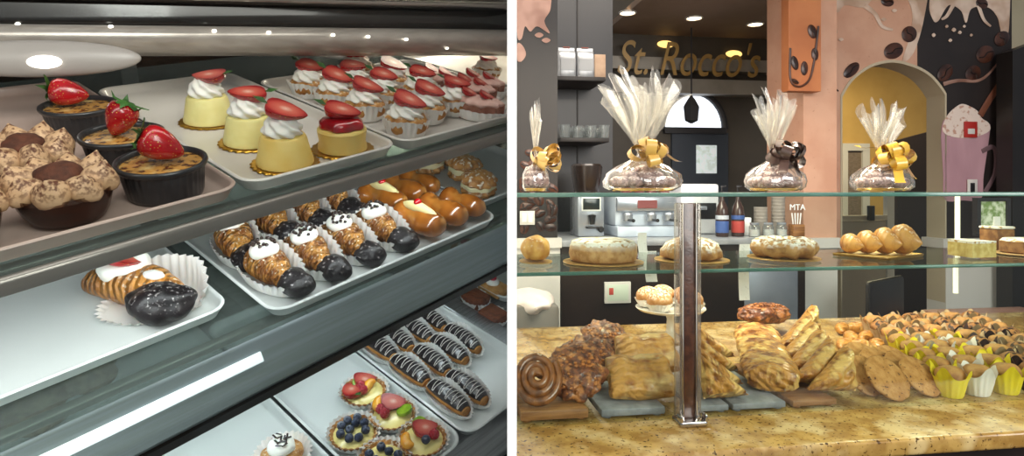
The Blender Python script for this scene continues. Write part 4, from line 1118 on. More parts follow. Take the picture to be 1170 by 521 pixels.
# ---- boards and pastries on the granite
zc = ZC+.0006
m_wood = mat('board_wood', '#9a6a3c', .5, '#7d5028', 12, stretch=(1, 8, 8))
m_slate = mat('board_slate', '#8d8f94', .5, '#76797f', 40)
def board_at(px0, px1, pyf, depth, m, label, th=.018, slant=0, name='serving_board'):
    a, b = PR(px0, pyf, zc), PR(px1, pyf, zc)
    w_ = (b-a).length
    o = one(name, MB().rbox(-w_/2, w_/2, 0, depth, (.004), .004+th, .003).mesh(name, m), FR, label, 'board', 'serving boards', loc=Vector(((a.x+b.x)/2, 1.284, zc)), rz=slant,
        parts=[P('foot', MB().lathe([(.010, 0), (.011, .0042)], 12).mesh('foot', m), M=T(x_, y_, 0)) for x_ in (-w_/2+.015, w_/2-.015) for y_ in (.015, depth-.015)])
    clip(o, *PARTR)
    return o
board_at(594, 673, 481, .22, m_wood, 'wooden board under the swirl pastry beside the partition', .020)
board_at(687, 763, 478, .34, m_slate, 'grey slate board under the rectangular pastries', .016)
board_at(800, 842, 478, .34, m_slate, 'slate board under the turnovers just right of the post', .014)
board_at(846, 913, 477, .50, m_slate, 'slate board under the long braided strudel', .014)
board_at(916, 972, 473, .30, m_wood, 'wooden board under the large turnovers', .014)
m_swirl = mat('swirl_glaze', '#8d5527', .25, '#5e3415', 40, coat=.6, bump=.2, bscale=60)
sw = MB()
path = []; rad = []
for i in range(110):
    t = i/109; a = t*2*PI*3.1; r = .008+.062*t
    path.append((r*math.cos(a), r*math.sin(a), .028-.010*t)); rad.append((.0125, .017*(1-.2*t)))
sw.sweep(path, rad, 12)
def lean(px, py, t, pitch, yaw=0): 
    p = PT(px, py, t); return p, RZ(yaw)@RX(pitch)
p, M_ = lean(613, 438, 1.35, .95, -.15)
one('swirl_danish', sw.mesh('swirl_danish', m_swirl, angle=80), FR, 'brown glazed swirl pastry leaning on the wooden board', 'pastry', loc=p, M=M_, sc=(.72, .84, .8), floor=zc+.0256)
m_nut = mat('nut_crust', '#7f431f', .45, '#4a210c', 70, .42, .6, bump=1.0, bscale=110, coat=.4, col3='#b9773c', scale3=45)
def nut_mesh(seed, rx=.085, ry=.08, rz=.032):
    mb = MB().blob((0, 0, 0), (rx, ry, rz), .16, 40, 5, seed)
    return mb.mesh('nut_bread', m_nut)
def nuts_mesh(seed, rx, ry, rz, n=90):
    rnd = random.Random(seed); mb = MB()
    for i in range(n):
        a = rnd.random()*6.28; q = math.sqrt(rnd.random())*.95
        z = rz*math.sqrt(max(.05, 1-q*q))*1.03
        mb.blob((rx*q*math.cos(a), ry*q*math.sin(a), z), (rnd.uniform(.004, .008), rnd.uniform(.003, .006), .004), .2, 90, 1, i)
    return mb.mesh('chopped_nuts', mat('chopped_nut', '#bd7535', .4, '#6b3715', 60, coat=.3), angle=60)
nb = [nut_mesh(s) for s in (1, 4)]; nn = nuts_mesh(2, .083, .078, .031)
for px, py, t, s_, lb in ((657, 438, 1.365, .82, 'dark nut crusted bread at the front, leaning'), (672, 412, 1.46, .82, 'nut crusted bread leaning between the front and rear ones'), (690, 391, 1.57, .78, 'rear nut crusted bread leaning above the others')):
    p, M_ = lean(px, py, t, .80, -.25)
    place(('nut_bread', nb[0 if py > 420 else 1], [P('chopped_nuts', nn, kind='stuff')]), FR, p, lb, 'bread', 'nut crusted breads', 0, (s_, s_*1.02, s_*.9), M_, floor=zc+(.0256 if py > 430 else .001))
m_puffp = mat('puff_pastry', '#cf9648', .42, '#93551c', 24, .44, .62, bump=.4, bscale=90, coat=.3, col3='#e0b878', scale3=16, wave=(14, 7, .7, 'Y'))
m_puffd = mat('puff_pastry_brown', '#c98d3e', .40, '#82480f', 30, .44, .60, bump=.4, bscale=80, coat=.35, col3='#e0b468', scale3=20, hi3=.6, stretch=(1.6, 1, .8), wave=(22, 6, .6, 'DIAGONAL'))
def pillow(name, w_, d_, h_, seed, m):
    bm = bmesh.new(); bmesh.ops.create_cube(bm, size=1)
    bmesh.ops.subdivide_edges(bm, edges=bm.edges[:], cuts=11, use_grid_fill=True)
    for q in bm.verts:
        x, y, z = q.co*2
        k = (1-.45*abs(x)**5)*(1-.45*abs(y)**5)
        X = Vector((x*w_/2*(1-.05*y*y-.03*z*z), y*d_/2*(1-.05*x*x-.03*z*z), z*h_/2*k+.0))
        X *= 1+.12*nz(X, 28, seed)
        X.z += .004*math.sin(x*9)*(z > .5)
        q.co = X
    return MB().bm(bm).mesh(name, m, angle=60)
rp = pillow('cheese_pastry', .15, .12, .055, 3, m_puffp)
for px, py, t, lb in ((731, 440, 1.36, 'rectangular puff pastry at the front of the slate board'), (739, 404, 1.48, 'rectangular puff pastry behind, with pale cheese filling')):
    p, M_ = lean(px, py, t, .62, -.06)
    place(('cheese_pastry', rp, []), FR, p, lb, 'pastry', 'rectangular puff pastries', 0, (1.0, .9, .95), M_, floor=zc+.0212)
# turnovers
def turnover_mesh(seed):
    bm = bmesh.new()
    A, B, C = Vector((-.065, -.035)), Vector((.055, -.038)), Vector((.060, .070))
    n = 16; top = {}
    vs = {}
    for sgn in (1, -1):
        for i in range(n+1):
            for j in range(n+1-i):
                a, b = i/n, j/n; c = 1-a-b
                q = A*a+B*b+C*c
                e = min(a, b, c)
                h_ = .036*min(1, (e*5.2))**.40 if e > 0 else 0
                g = nz((q.x, q.y, .01*sgn), 26, seed)
                h_ *= 1+.35*g+.12*math.sin((q.x-q.y)*190)
                if e == 0 and sgn == -1: vs[(sgn, i, j)] = vs[(1, i, j)]; continue
                vs[(sgn, i, j)] = bm.verts.new((q.x*(1+.04*g), sgn*-h_, q.y*(1+.05*g)))
        for i in range(n):
            for j in range(n-i):
                tri = [vs[(sgn, i, j)], vs[(sgn, i+1, j)], vs[(sgn, i, j+1)]]
                try: bm.faces.new(tri)
                except ValueError: pass
                if i+j < n-1:
                    try: bm.faces.new([vs[(sgn, i+1, j)], vs[(sgn, i+1, j+1)], vs[(sgn, i, j+1)]])
                    except ValueError: pass
    return MB().bm(bm).mesh('turnover', m_puffd, angle=70)
tv = [turnover_mesh(s) for s in (1, 4, 8)]
for i, (px, py, t, s_, lb) in enumerate(((948, 437, 1.325, .92, 'front turnover of the stack before the cookies'), (929, 424, 1.385, .95, 'second turnover from the front of the big stack'), (917, 409, 1.455, .98, 'third turnover from the front of the big stack'),
        (910, 396, 1.53, .98, 'fourth turnover from the front of the big stack'), (907, 383, 1.61, .95, 'fifth turnover from the front of the big stack'), (914, 373, 1.70, .9, 'rearmost turnover of the big stack'))):
    place(('turnover', tv[i % 3], []), FR, PT(px, py, t), lb, 'turnover', 'big stack of turnovers', .10, (s_*1.18, s_*1.1, s_*1.12), RX(-.45)@RY(.06), floor=zc+.0192)
for i, (px, py, t, s_, lb) in enumerate(((824, 440, 1.325, .95, 'front turnover of the stack right of the post'), (820, 424, 1.40, .95, 'second turnover of the stack right of the post'), (817, 408, 1.48, .95, 'third turnover of the stack right of the post'), (814, 393, 1.57, .95, 'rear turnover of the stack right of the post'))):
    place(('turnover', tv[(i+1) % 3], []), FR, PT(px, py, t), lb, 'turnover', 'small stack of turnovers', PI-.15, (s_*.92, s_, s_*1.1), RX(.45)@RY(.05), floor=zc+.0192)
# strudel
a_, b_ = PR(880, 462, zc+.02), PR(862, 396, zc+.02)
n = 60; dirv = (b_-a_); Ls = .52
pathS = [(0, Ls*i/n, .034-.002*math.cos(i/n*20)) for i in range(n+1)]
radS = [(.064*(1-.10*abs(2*i/n-1)**8)*(.82 if i in (0, n) else 1), .029*(.6 if i in (0, n) else 1)) for i in range(n+1)]
st = MB().sweep(pathS, radS, 30, rf=lambda t, a: 1+.11*(((t*10+abs(math.cos(a))*.9) % 1)-.5)+.05*noise.noise(Vector((math.cos(a)*1.5, math.sin(a)*1.5, t*12))))
one('braided_strudel', st.mesh('braided_strudel', m_puffd, angle=45), FR, 'long braided strudel running back from the front of the counter', 'pastry', loc=Vector((PT(884, 460, 1.325).x, 1.325, zc+.0195)), rz=-.44)
place(('nut_bread', nut_mesh(7, .095, .06, .034), [P('chopped_nuts', nuts_mesh(5, .093, .058, .033), kind='stuff')]), FR, PR(868, 378, zc)+Vector((0, -.03, .032)), 'nut crusted oval loaf lying at the back of the counter', 'bread', 'nut crusted breads', .1)
# mini croissants
mc = croissant_mesh('mini_croissant', 30, .042, .019, 1.0, m_puffd)
for i, (px, py, t, rz, lb) in enumerate(((966, 400, 1.72, .3, 'mini croissant beside the turnovers at the front of the heap'), (984, 396, 1.70, -.5, 'mini croissant in the middle of the heap'), (1002, 399, 1.70, .9, 'mini croissant next to the first muffin wrappers'), (972, 387, 1.80, 1.2, 'mini croissant in the second row behind the heap front'),
        (992, 386, 1.80, .1, 'mini croissant in the second row near the muffins'), (962, 378, 1.92, .6, 'mini croissant at the rear near the turnovers'), (980, 377, 1.92, -.3, 'mini croissant at the rear of the heap'))):
    place(('mini_croissant', mc, []), FR, Vector((PT(px, py, t).x, t, zc+.001)), lb, 'croissant', 'heap of mini croissants', rz, 1.12)
# cookies
m_cook = mat('oat_cookie', '#c48f50', .75, '#ad7638', 60, bump=.3, bscale=160, vor=None, col3='#54321a', scale3=130, lo3=.63, hi3=.67)
ckm = MB().lathe([(.001, 0), (.05, 0), (.0585, .003), (.060, .0065), (.056, .010), (.03, .0125), (.001, .013)], 56, rf=lambda a, r, z: 1+.025*noise.noise(Vector((math.cos(a)*2.5, math.sin(a)*2.5, 0)))+.012*math.sin(11*a)).mesh('oat_cookie', m_cook, angle=80)
for i, (px, py, t, pit, rz, s_, lb) in enumerate(((1012, 437, 1.335, .80, .05, .98, 'big oat cookie leaning at the front of the cookie pile'), (1050, 441, 1.350, .75, .12, .92, 'oat cookie leaning at the front next to the yellow muffins'), (988, 437, 1.37, .80, -.1, .90, 'oat cookie tucked between the front turnover and the big cookie'),
        (1033, 428, 1.41, .72, .1, .92, 'oat cookie behind the two front ones'), (1005, 424, 1.44, .7, 0, .95, 'oat cookie leaning in the second row'), (986, 416, 1.50, .7, -.05, .95, 'rear oat cookie below the mini croissants'), (1022, 414, 1.50, .6, .1, .9, 'rear oat cookie beside the muffins'))):
    place(('oat_cookie', ckm, []), FR, PT(px, py, t), lb, 'cookie', 'oat cookies', rz, (s_*.88, s_*1.0, s_), RX(pit), floor=zc+.0006)
# muffins
def wrapper_mesh(m, seed):
    """tulip paper: square sheet pressed into a cup, four pointed corners"""
    seg = 64; loops = []; rnd = random.Random(seed); pk = [rnd.uniform(.85, 1.2) for _ in range(4)]
    for k, t in enumerate((0, .05, .35, .7, .88, 1)):
        lp = []
        for i in range(seg):
            a = 2*PI*i/seg
            c = abs(math.cos(2*a-PI/2+.0))          # corners at 45 deg
            cor = max(0, math.sin(2*a))**2 if math.sin(2*a) > 0 else abs(math.sin(2*a))**2
            top = .045+.024*cor**1.6*pk[int(a/(PI/2)) % 4]
            r = .0245+.0125*t**.9
            r *= 1+(.05*math.cos(16*a) if t > .02 else 0)*(1-t*.5)
            if t > .7: r *= 1+.17*(t-.7)/.3*cor+.02*math.sin(9*a)
            lp.append((r*math.cos(a), r*math.sin(a), .0005+top*t))
        loops.append(lp)
    mb = MB(); loft(mb, loops, cap1=False)
    return mb.mesh('muffin_wrapper', m, angle=70)
WR = {'yellow': mat('wrapper_yellow', '#ecd51f', .7, sss=.1), 'white': mat('wrapper_white', '#ece6dc', .7, sss=.1), 'kraft': mat('wrapper_kraft', '#c2a781', .75, '#b3976c', 30, sss=.1), 'dark': mat('wrapper_dark', '#3b241b', .7, '#2c1912', 40)}
m_muf = mat('muffin_golden', '#bd8b4c', .6, '#996432', 40, bump=.5, bscale=90)
m_mufc = mat('muffin_chip', '#a5713a', .6, '#8a5727', 40, bump=.5, bscale=90, col3='#2d1a10', scale3=70, lo3=.54, hi3=.58)
def top_mesh(m, seed): return MB().blob((0, 0, .049), (.0310, .0315, .021), .14, 45, 4, seed).lathe([(.0215, .002), (.0290, .044), (.029, .052)], 28).mesh('muffin', m, angle=60)
tops = {'g': [top_mesh(m_muf, s) for s in (1, 6)], 'c': [top_mesh(m_mufc, s) for s in (2, 7)]}
wm = {k: [wrapper_mesh(v, s) for s in (1, 5)] for k, v in WR.items()}
q0, q1 = PR(1093, 455, zc), PR(1001, 386, zc)
q0.y += .013; q1.y += .013
e1 = (q1-q0)/7.0                       # one step back
e0 = Vector((.0775, .004, 0))        # one step along the row
COLN = ['nearest the cookies', 'second from the cookies', 'third from the cookies', 'fourth from the cookies', 'fifth from the cookies', 'sixth from the cookies']
ROWN = ['front', 'second', 'third', 'fourth', 'fifth', 'sixth', 'seventh', 'rear']
pat = {0: 'yyyyykkk', 1: 'wwywwkkk', 2: 'yyywykkk', 3: 'ddkdkdkk', 4: 'kdkkdkkk', 5: 'kkkkdkkk'}
nmW = {'y': 'yellow', 'w': 'white', 'k': 'kraft', 'd': 'dark'}
nmL = {'y': 'yellow', 'w': 'white', 'k': 'tan', 'd': 'dark brown'}
for c in range(6):
    for r in range(8):
        pos = q0+e0*c+e1*r+Vector((.004*math.sin(c*5+r*3), .004*math.cos(r*7+c), 0))
        d = FR @ pos
        px = CX+F*d.x/d.y
        if px > 1192: continue
        w_ = pat[c][r]
        kind = 'c' if w_ in 'd' or (w_ == 'k' and (c+r) % 3 == 0) else 'g'
        place(('muffin', tops[kind][(r+c) % 2], [P('muffin_wrapper', wm[nmW[w_]][(r+2*c) % 2])]), FR, pos, '%s wrapped muffin, %s of the column %s' % (nmL[w_], ROWN[r] if r in (0, 7) else ROWN[r]+' from front', COLN[c]), 'muffin', 'muffins in folded paper wrappers', (c*2.1+r*1.3) % 1.2-.3, (1.0, 1.0, 1.04))
# ================================================================== the room behind the counter
def pbox(mb, x0, y0, x1, y1, t, th, m=0):
    a, b = PT(x0, y1, t), PT(x1, y0, t)
    return mb.box(a.x, b.x, t, t+th, a.z, b.z, m)
def prb(mb, x0, y0, x1, y1, t, th, r=.006, m=0):
    a, b = PT(x0, y1, t), PT(x1, y0, t)
    r = min(r, .45*abs(b.x-a.x), .45*abs(b.z-a.z), .45*th)
    return mb.rbox(a.x, b.x, t, t+th, a.z, b.z, r, 2, m)
def ppoly(mb, pts, t, th, m=0):
    q = [PT(x, y, t) for x, y in pts]
    return mb.prism([(p.x, p.z) for p in q], t, t+th, m)
def bx_thing(name, x0, y0, x1, y1, t, th, m, label, cat, r=.006, parts=(), group=None):
    return one(name, prb(MB(), x0, y0, x1, y1, t, th, r).mesh(name, m), FR, label, cat, group, parts=parts)
TW = 3.20
m_floor = mat('floor_dark', '#4a342b', .35, '#38261f', 6)
struct('floor', MB().box(-3, 7, -2.5, 9, -.05, 0).mesh('floor', m_floor, False), FR)
clip(bpy.data.objects['floor'], *PARTR)
m_wdark = mat('wall_espresso', '#17100e', .55, '#120c0a', 4)
m_olive = mat('wall_olive', '#4d463c', .6, '#453e35', 3)
m_peach = mat('wall_peach', '#cb9f86', .6, '#c19279', 5, col3='#b0826a', scale3=60, lo3=.66, hi3=.72)
m_wains = mat('wainscot_white', '#d3d0cb', .45, '#cbc8c3', 4)
m_yel = mat('wall_yellow', '#c9a45e', .7, '#bf9a55', 3)
ZM = 3.1
# left wall with the bean print
wl = struct('wall_left', pbox(MB(), 588, -60, 637, 276, 2.75, .08).mesh('wall_left', m_wdark, False), FR)
clip(wl, *PARTR)
wb = struct('trim_1', pbox(pbox(MB(), 588, 283, 640, 520, 2.74, .09), 586, 272, 642, 284, 2.725, .11).mesh('trim_1', m_wains, False), FR)
clip(wb, *PARTR)
m_splash = mat('print_cocoa', '#9d7a6c', .5, '#7d594b', 9, detail=2)
m_splash2 = mat('print_cocoa_light', '#d5bfae', .5, '#b59680', 9, detail=2)
m_bean = mat('print_bean', '#4b2a1d', .35, '#2c1610', 14, detail=2)
m_beanhi = mat('print_bean_dark', '#1c0f0b', .4)
def bean(px, py, L, W_, ang, t, parent):
    c = PT(px, py, t); k = t/F
    def pts(l, w_): return [(c.x+k*(l*math.cos(a)*math.cos(ang)-w_*math.sin(a)*math.sin(ang)), c.z-k*(l*math.cos(a)*math.sin(ang)+w_*math.sin(a)*math.cos(ang))) for a in [2*PI*i/20 for i in range(20)]]
    mb = MB(); o_, i_ = pts(L, W_), pts(L*.75, W_*.70)
    loft(mb, [[(x, t, z) for x, z in o_], [(x, t-.005, z) for x, z in i_]], m=0)
    o = link('bean_print', mb.mesh('bean_print', m_bean, angle=80), parent)
    cr = spl([(c.x+k*(u*L*math.cos(ang)-v*W_*math.sin(ang)), c.z-k*(u*L*math.sin(ang)+v*W_*math.cos(ang)), 0) for u, v in ((-.8, .05), (-.3, .2), (.2, -.12), (.8, .05))], 5, False)
    q = MB().sweep([(x, t-.0052, z) for x, z, _ in cr], [.0035]*len(cr), 6, up=(0, 1, 0)).mesh('bean_crease', m_beanhi)
    link('bean_crease', q, o)
def dark_splash(parent, pts, t, m, name='splash_print', th=.003):
    link(name, ppoly(MB(), [p[:2] for p in spl([(x, y, 0) for x, y in pts], 6)], t, th).mesh(name, m, False), parent)
ml = one('wall_print', pbox(MB(), 591, -40, 636.5, 271, 2.748, .0015).mesh('wall_print', m_wdark, False), FR, 'dark wall print of cocoa splash and coffee beans beside the partition', 'wall print')
dark_splash(ml, [(591, -10), (626, -12), (629, 10), (622, 24), (628, 38), (614, 30), (606, 36), (600, 30), (596, 44), (591, 40)], 2.7445, m_splash)
dark_splash(ml, [(591, 50), (597, 52), (601, 62), (596, 70), (591, 68)], 2.7445, m_splash)
for x, y in ((624, 46), (616, 40)):
    dark_splash(ml, [(x-5, y), (x, y-3), (x+5, y), (x, y+3)], 2.7445, m_splash)
rnd = random.Random(4)
for i in range(40):
    bean(rnd.uniform(598, 633), 178+84*i/40+rnd.uniform(-4, 4), rnd.uniform(6, 8.5), rnd.uniform(4, 5.5), rnd.random()*3, 2.7465-.0002*(i % 5), ml)
sw_ = bx_thing('light_switch', 594, 241, 611, 257, 2.732, .006, m_wains, 'white double light switch on the bean print', 'switch', .001,
    parts=[P('rocker', prb(MB(), a, 244, a+5, 254, 2.7295, .0022, .0008).mesh('rocker', mat('rocker_white', '#f3f1ee', .3))) for a in (596.5, 603.5)])
# niche with the shelves
m_panel = mat('panel_grey', '#1d1b1d', .45, '#181618', 4)
struct('wall_niche', pbox(MB(), 630, -60, 700, 276, 3.30, .06).mesh('wall_niche', m_panel, False), FR)
struct('trim_2', pbox(MB(), 659.5, -60, 661, 276, 3.292, .007).mesh('trim_2', m_wdark, False), FR)
def wshelf(x0, x1, y, label, t0=3.02):
    a, b = PT(x0, y, t0), PT(x1, y, t0)
    return one('wall_shelf', MB().rbox(a.x, b.x, t0, 3.291, a.z-.022, a.z, .003).mesh('wall_shelf', m_wdark), FR, label, 'shelf', 'shelves in the niche'), a.z
o, z1 = wshelf(636, 692, 86.5, 'upper dark wall shelf under the silver bags')
o, z2 = wshelf(640, 696, 157, 'lower dark wall shelf under the glasses')
m_sil = mat('silver_bag', '#b9bbbd', .3, '#9c9ea1', 20, metal=.5, bump=.4, bscale=30)
m_tie = mat('red_clip', '#9a4632', .5)
def bagk(w_, h_):
    L = []
    for t, wx, dy in ((0, .86, .9), (.03, 1, 1), (.7, 1, .9), (.86, .97, .5), (.93, .95, .1), (1, .95, .06)):
        L.append([(x*wx, y*dy, h_*t) for x, y in rrect(w_, .07, .012, 3)])
    mb = MB(); loft(mb, L)
    lab = MB().rbox(-w_*.4, w_*.4, -.037, -.0352, h_*.25, h_*.62, .0005, 1).mesh('bag_label', mat('bag_label', '#8e9092', .5))
    return ('coffee_bag', mb.mesh('coffee_bag', m_sil, angle=50), [P('red_clip', MB().rbox(-w_*.2, w_*.2, -.008, .008, h_*1.0, h_*1.02, .001, 1).mesh('red_clip', m_tie)), P('bag_label', lab)])
kbg = bagk(.092, .165)
for x, lb in ((647, 'silver coffee bag at the left of the upper wall shelf'), (668, 'silver coffee bag at the right of the upper wall shelf')):
    place(kbg, FR, Vector((PT(x, 86, 3.12).x, 3.12, z1+.0006)), lb, 'coffee bag', 'silver coffee bags')
m_clear = sheet_glass('clear_glass', '#e6e9e9', haze=.22, hazecol='#c6cbcc', boost=2)
kgl = ('drinking_glass', MB().lathe([(.020, 0), (.023, .002), (.029, .075), (.028, .075), (.022, .004), (.001, .004)], 20, cap0=False).mesh('drinking_glass', m_clear), [])
place(('bag_box', MB().rbox(-.03, .03, -.03, .03, 0, .13, .004).mesh('bag_box', mat('kraft_box', '#a58a72', .6, '#957a63', 20)), []), FR, Vector((PT(684, 86, 3.12).x, 3.12, z1+.0006)), 'tan packet at the right end of the upper wall shelf', 'packet')
for i in range(7):
    x = 645+7.6*i
    place(kgl, FR, Vector((PT(x, 157, 3.06+.11*(i % 2)).x, 3.06+.11*(i % 2), z2+.0006)), 'small clear glass, %s on the lower wall shelf' % ['first from the left end', 'second from the left end', 'third from the left end', 'in the middle', 'third from the right end', 'second from the right end', 'last at the right end'][i], 'glass', 'glasses on the lower wall shelf', 0, (1, 1, .9-.04*(i % 3)))
# room behind: ceiling, soffit, back wall, arched window
TB = 4.4
struct('wall_back', pbox(MB(), 660, -120, 960, 420, TB, .08).mesh('wall_back', m_olive, False), FR)
m_ceil = mat('ceiling_brown', '#8a7462', .7, '#7d6856', 3)
zc0 = PT(800, 42, TB).z
struct('ceiling', MB().box(PT(690, 40, TB).x, PT(921, 40, TB).x, 2.6, TB, zc0, zc0+.04).mesh('ceiling', m_ceil, False), FR)
m_corn = mat('cornice_grey', '#8d887f', .5, '#7d786f', 4)
for i, (y0, y1, th) in enumerate(((71, 77, .10), (94, 104, .14))):
    struct('trim_%d' % (3+i), pbox(MB(), 672, y0, 938, y1, TB-th, th-.001).mesh('trim_%d' % (3+i), m_corn, False), FR)
m_dl = mat('downlight_lens', '#ffffff', .3, emis='#ffe9c4', estr=7)
kdl = ('downlight', MB().lathe([(.05, 0), (.06, .004), (.058, .009), (.04, .0095)], 28, cap0=False, cap1=False).mesh('downlight', m_wains), [P('lens', MB().lathe([(.046, .004), (.046, .007)], 24).mesh('lens', m_dl), label='glowing lens')])
def at_z(px, py, z):
    r = ray(px, py); p = r*((z-EYE)/r.z); return Vector((p.dot(R1), p.dot(R2), z))
for x, y, lb in ((717, 14, 'left recessed ceiling light'), (793, 20, 'middle recessed ceiling light'), (863, 27, 'recessed ceiling light nearest the peach bean box')):
    place(kdl, FR, at_z(x, y, zc0)+Vector((0, 0, -.0095)), lb, 'light', 'recessed ceiling lights')
# small wall lights on the soffit
klit = ('wall_light', MB().lathe([(.001, -.02), (.05, -.018), (.055, -.008), (.05, .0), (.001, .0)], 24, M=RX(-PI/2)@Matrix.Diagonal((1.2, .5, 1, 1))).mesh('wall_light', mat('amber_light', '#f0c878', .4, emis='#ffcf7a', estr=1.6)), [])
for x, y, lb in ((760, 55, 'amber light on the soffit beside the gold lettering'), (838, 66, 'pale light on the soffit between the last letters')):
    p = PT(x, y, TB-.001); place(klit, FR, p+Vector((0, -.021, 0)) if False else p, lb, 'light', 'soffit lights')
def text(s, px, py, hpx, t, m, name, parent, shear=0, ext=.003):
    cu = bpy.data.curves.new(name, 'FONT'); cu.body = s; cu.size = hpx*t/F*1.38; cu.extrude = ext; cu.shear = shear; cu.align_x = 'LEFT'
    o = bpy.data.objects.new(name, cu); COL.objects.link(o)
    dg = bpy.context.evaluated_depsgraph_get()
    me = bpy.data.meshes.new_from_object(o.evaluated_get(dg)); bpy.data.objects.remove(o)
    me.materials.clear(); me.materials.append(m)
    q = link(name, me, parent)
    M = T(*PT(px, py, t))@RX(PI/2)
    if parent is None: q.matrix_world = FR@M
    else: q.matrix_local = M
    return q
m_gl = mat('lettering_gold', '#9a7a42', .4)
sg = text('St. Rocco\'s', 703, 84, 42, TB-.16, m_gl, 'shop_lettering', None, .35)
sg.scale.x *= .70
tags(sg, 'gold script lettering reading St. Rocco\'s high on the soffit', 'sign')
# lantern window
m_day = mat('daylight_pane', '#ffffff', .3, emis='#e9f2ff', estr=1.5)
m_frame = mat('window_frame_dark', '#2b2a2d', .5)
arc = [(763, 148)]+[(792+36*math.cos(a), 148-43*math.sin(a)) for a in [PI-PI*i/16 for i in range(17)]]+[(828, 148)]
wn = struct('window_1', ppoly(MB(), arc, TB-.012, .012).mesh('window_1', m_day, False), FR)
q = [PT(x, y, TB-.02) for x, y in arc[1:-1]]
link('window_frame', MB().sweep([tuple(p) for p in q], [.025]*len(q), 8, up=(0, 1, 0)).mesh('window_frame', m_frame), wn)
link('window_frame', pbox(MB(), 760, 146, 830, 152, TB-.05, .04).mesh('window_frame', m_frame, False), wn)
struct('door_1', pbox(MB(), 768, 152, 832, 280, TB-.03, .03).mesh('door_1', mat('door_blue_grey', '#39404a', .4), False), FR)
struct('window_2', pbox(MB(), 796, 166, 819, 198, TB-.04, .009).mesh('window_2', mat('day_dim', '#cfd8dc', .4, '#8f9a86', 20, emis='#dfe8e4', estr=.55), False), FR)
lant = one('lantern', MB().lathe([(.010, 0), (.05, .02), (.06, .12), (.03, .17), (.006, .20), (.006, zc0-.0005-PT(790, 141, TB-.24).z)], 6).mesh('lantern', m_frame, angle=10), FR, 'dark hanging lantern silhouetted in the arched window', 'lantern', loc=PT(790, 141, TB-.24))
# back counter
TC = 2.75
zbk = PT(760, 273, TC).z
m_bfront = mat('back_counter_front', '#231815', .35, '#1a110e', 4, coat=.2)
bc = one('back_counter', MB().box(PT(641, 270, TC).x, PT(920, 270, TC).x, TC, TC+.53, 0.0005, zbk-.03).mesh('back_counter', m_bfront, False), FR, 'dark service counter behind the display holding the coffee machines', 'counter',
   parts=[P('worktop', MB().rbox(PT(641, 270, TC).x, PT(920, 270, TC).x, TC-.02, TC+.53, zbk-.0295, zbk, .004).mesh('worktop', mat('worktop_grey', '#9a9da3', .3, '#8c8f96', 20))),
          P('steel_door', prb(MB(), 851, 282, 912, 500, TC-.012, .0118).mesh('steel_door', mat('steel_blue', '#8a909c', .3, '#7d838f', 4, metal=.5)))])
zbk += .0006
m_blk = mat('appliance_black', '#1b1a1c', .3)
m_stl = mat('appliance_steel', '#b3b8c2', .22, '#a0a6b1', 8, metal=.6)
m_pale = mat('appliance_pale', '#c9d3e2', .3, '#b4c0d2', 6)
m_scr = mat('display_screen', '#232b2c', .15)
def on_bar(px0, px1, ytop, t, th): a, b = PT(px0, ytop, t), PT(px1, ytop, t); return a.x, b.x, a.z
x0, x1, z = on_bar(660, 691, 222, 2.9, .2)
xm = (x0+x1)/2
place(('coffee_grinder', MB().rbox(x0-xm, x1-xm, 0, .17, 0, z-zbk, .012).mesh('coffee_grinder', m_stl), [
    P('screen', MB().rbox(-.042, .042, -.004, .001, z-zbk-.075, z-zbk-.02, .002).mesh('screen', m_scr)),
    P('screen_bezel', MB().rbox(-.048, .048, -.0025, .0005, z-zbk-.082, z-zbk-.014, .002).mesh('screen_bezel', mat('bezel_pale', '#d9dcd8', .3))),
    P('spout', MB().lathe([(.012, 0), (.016, .03), (.02, .045), (.006, .05)], 14, M=T(0, -.018, z-zbk-.145)).mesh('spout', m_blk)),
    P('portafilter_fork', MB().rbox(-.03, .03, -.035, 0, z-zbk-.165, z-zbk-.155, .003).mesh('portafilter_fork', m_blk)),
    P('knob', MB().lathe([(.014, 0), (.016, .012), (.012, .016)], 16, M=T(.045, -.002, z-zbk-.17)@RX(PI/2)).mesh('knob', m_blk)),
    P('bean_hopper', MB().lathe([(.05, 0), (.062, .02), (.075, .10), (.078, .14), (.07, .15), (.001, .152)], 28, M=T(0, .085, z-zbk)).mesh('bean_hopper', mat('hopper_dark', '#2a2320', .2)))]),
    FR, Vector((xm, 2.9, zbk)), 'silver coffee grinder with a small screen and dark hopper', 'coffee grinder')
x0, x1, z = on_bar(704, 774, 224, 2.88, .3); xm = (x0+x1)/2; H_ = z-zbk; w2 = (x1-x0)/2
place(('espresso_machine', MB().rbox(-w2, w2, .02, .38, .05, H_, .015).rbox(-w2, w2, -.02, .38, .0, .052, .008).mesh('espresso_machine', m_pale), [
    P('drip_grid', MB().rbox(-w2*.9, w2*.9, -.015, .02, .0525, .056, .001, 1).mesh('drip_grid', m_stl)),
    P('upper_panel', MB().rbox(-w2*.98, w2*.98, -.004, .019, H_*.62, H_*.97, .006).mesh('upper_panel', m_stl)),
    P('badge_panel', MB().rbox(-.05, .05, -.008, -.0045, H_*.70, H_*.9, .001, 1).mesh('badge_panel', mat('red_panel', '#7a3a3a', .4)))]+
    [P('group_head', MB().lathe([(.024, 0), (.026, .03), (.018, .04)], 16, M=T(dx, -.005, H_*.62-.045)).mesh('group_head', m_stl), [P('portafilter', MB().lathe([(.007, 0), (.009, .07)], 10, M=T(dx, -.02, H_*.62-.04)@RX(PI/2)).mesh('portafilter', m_blk))]) for dx in (-.10, .02, .11)]),
    FR, Vector((xm, 2.88, zbk)), 'pale steel espresso machine left of the brown post', 'espresso machine')
kcup = ('stacked_cup', MB().lathe([(.022, 0), (.030, .05), (.029, .05), (.021, .004)], 18).mesh('stacked_cup', mat('cup_maroon', '#6b3038', .4)), [])
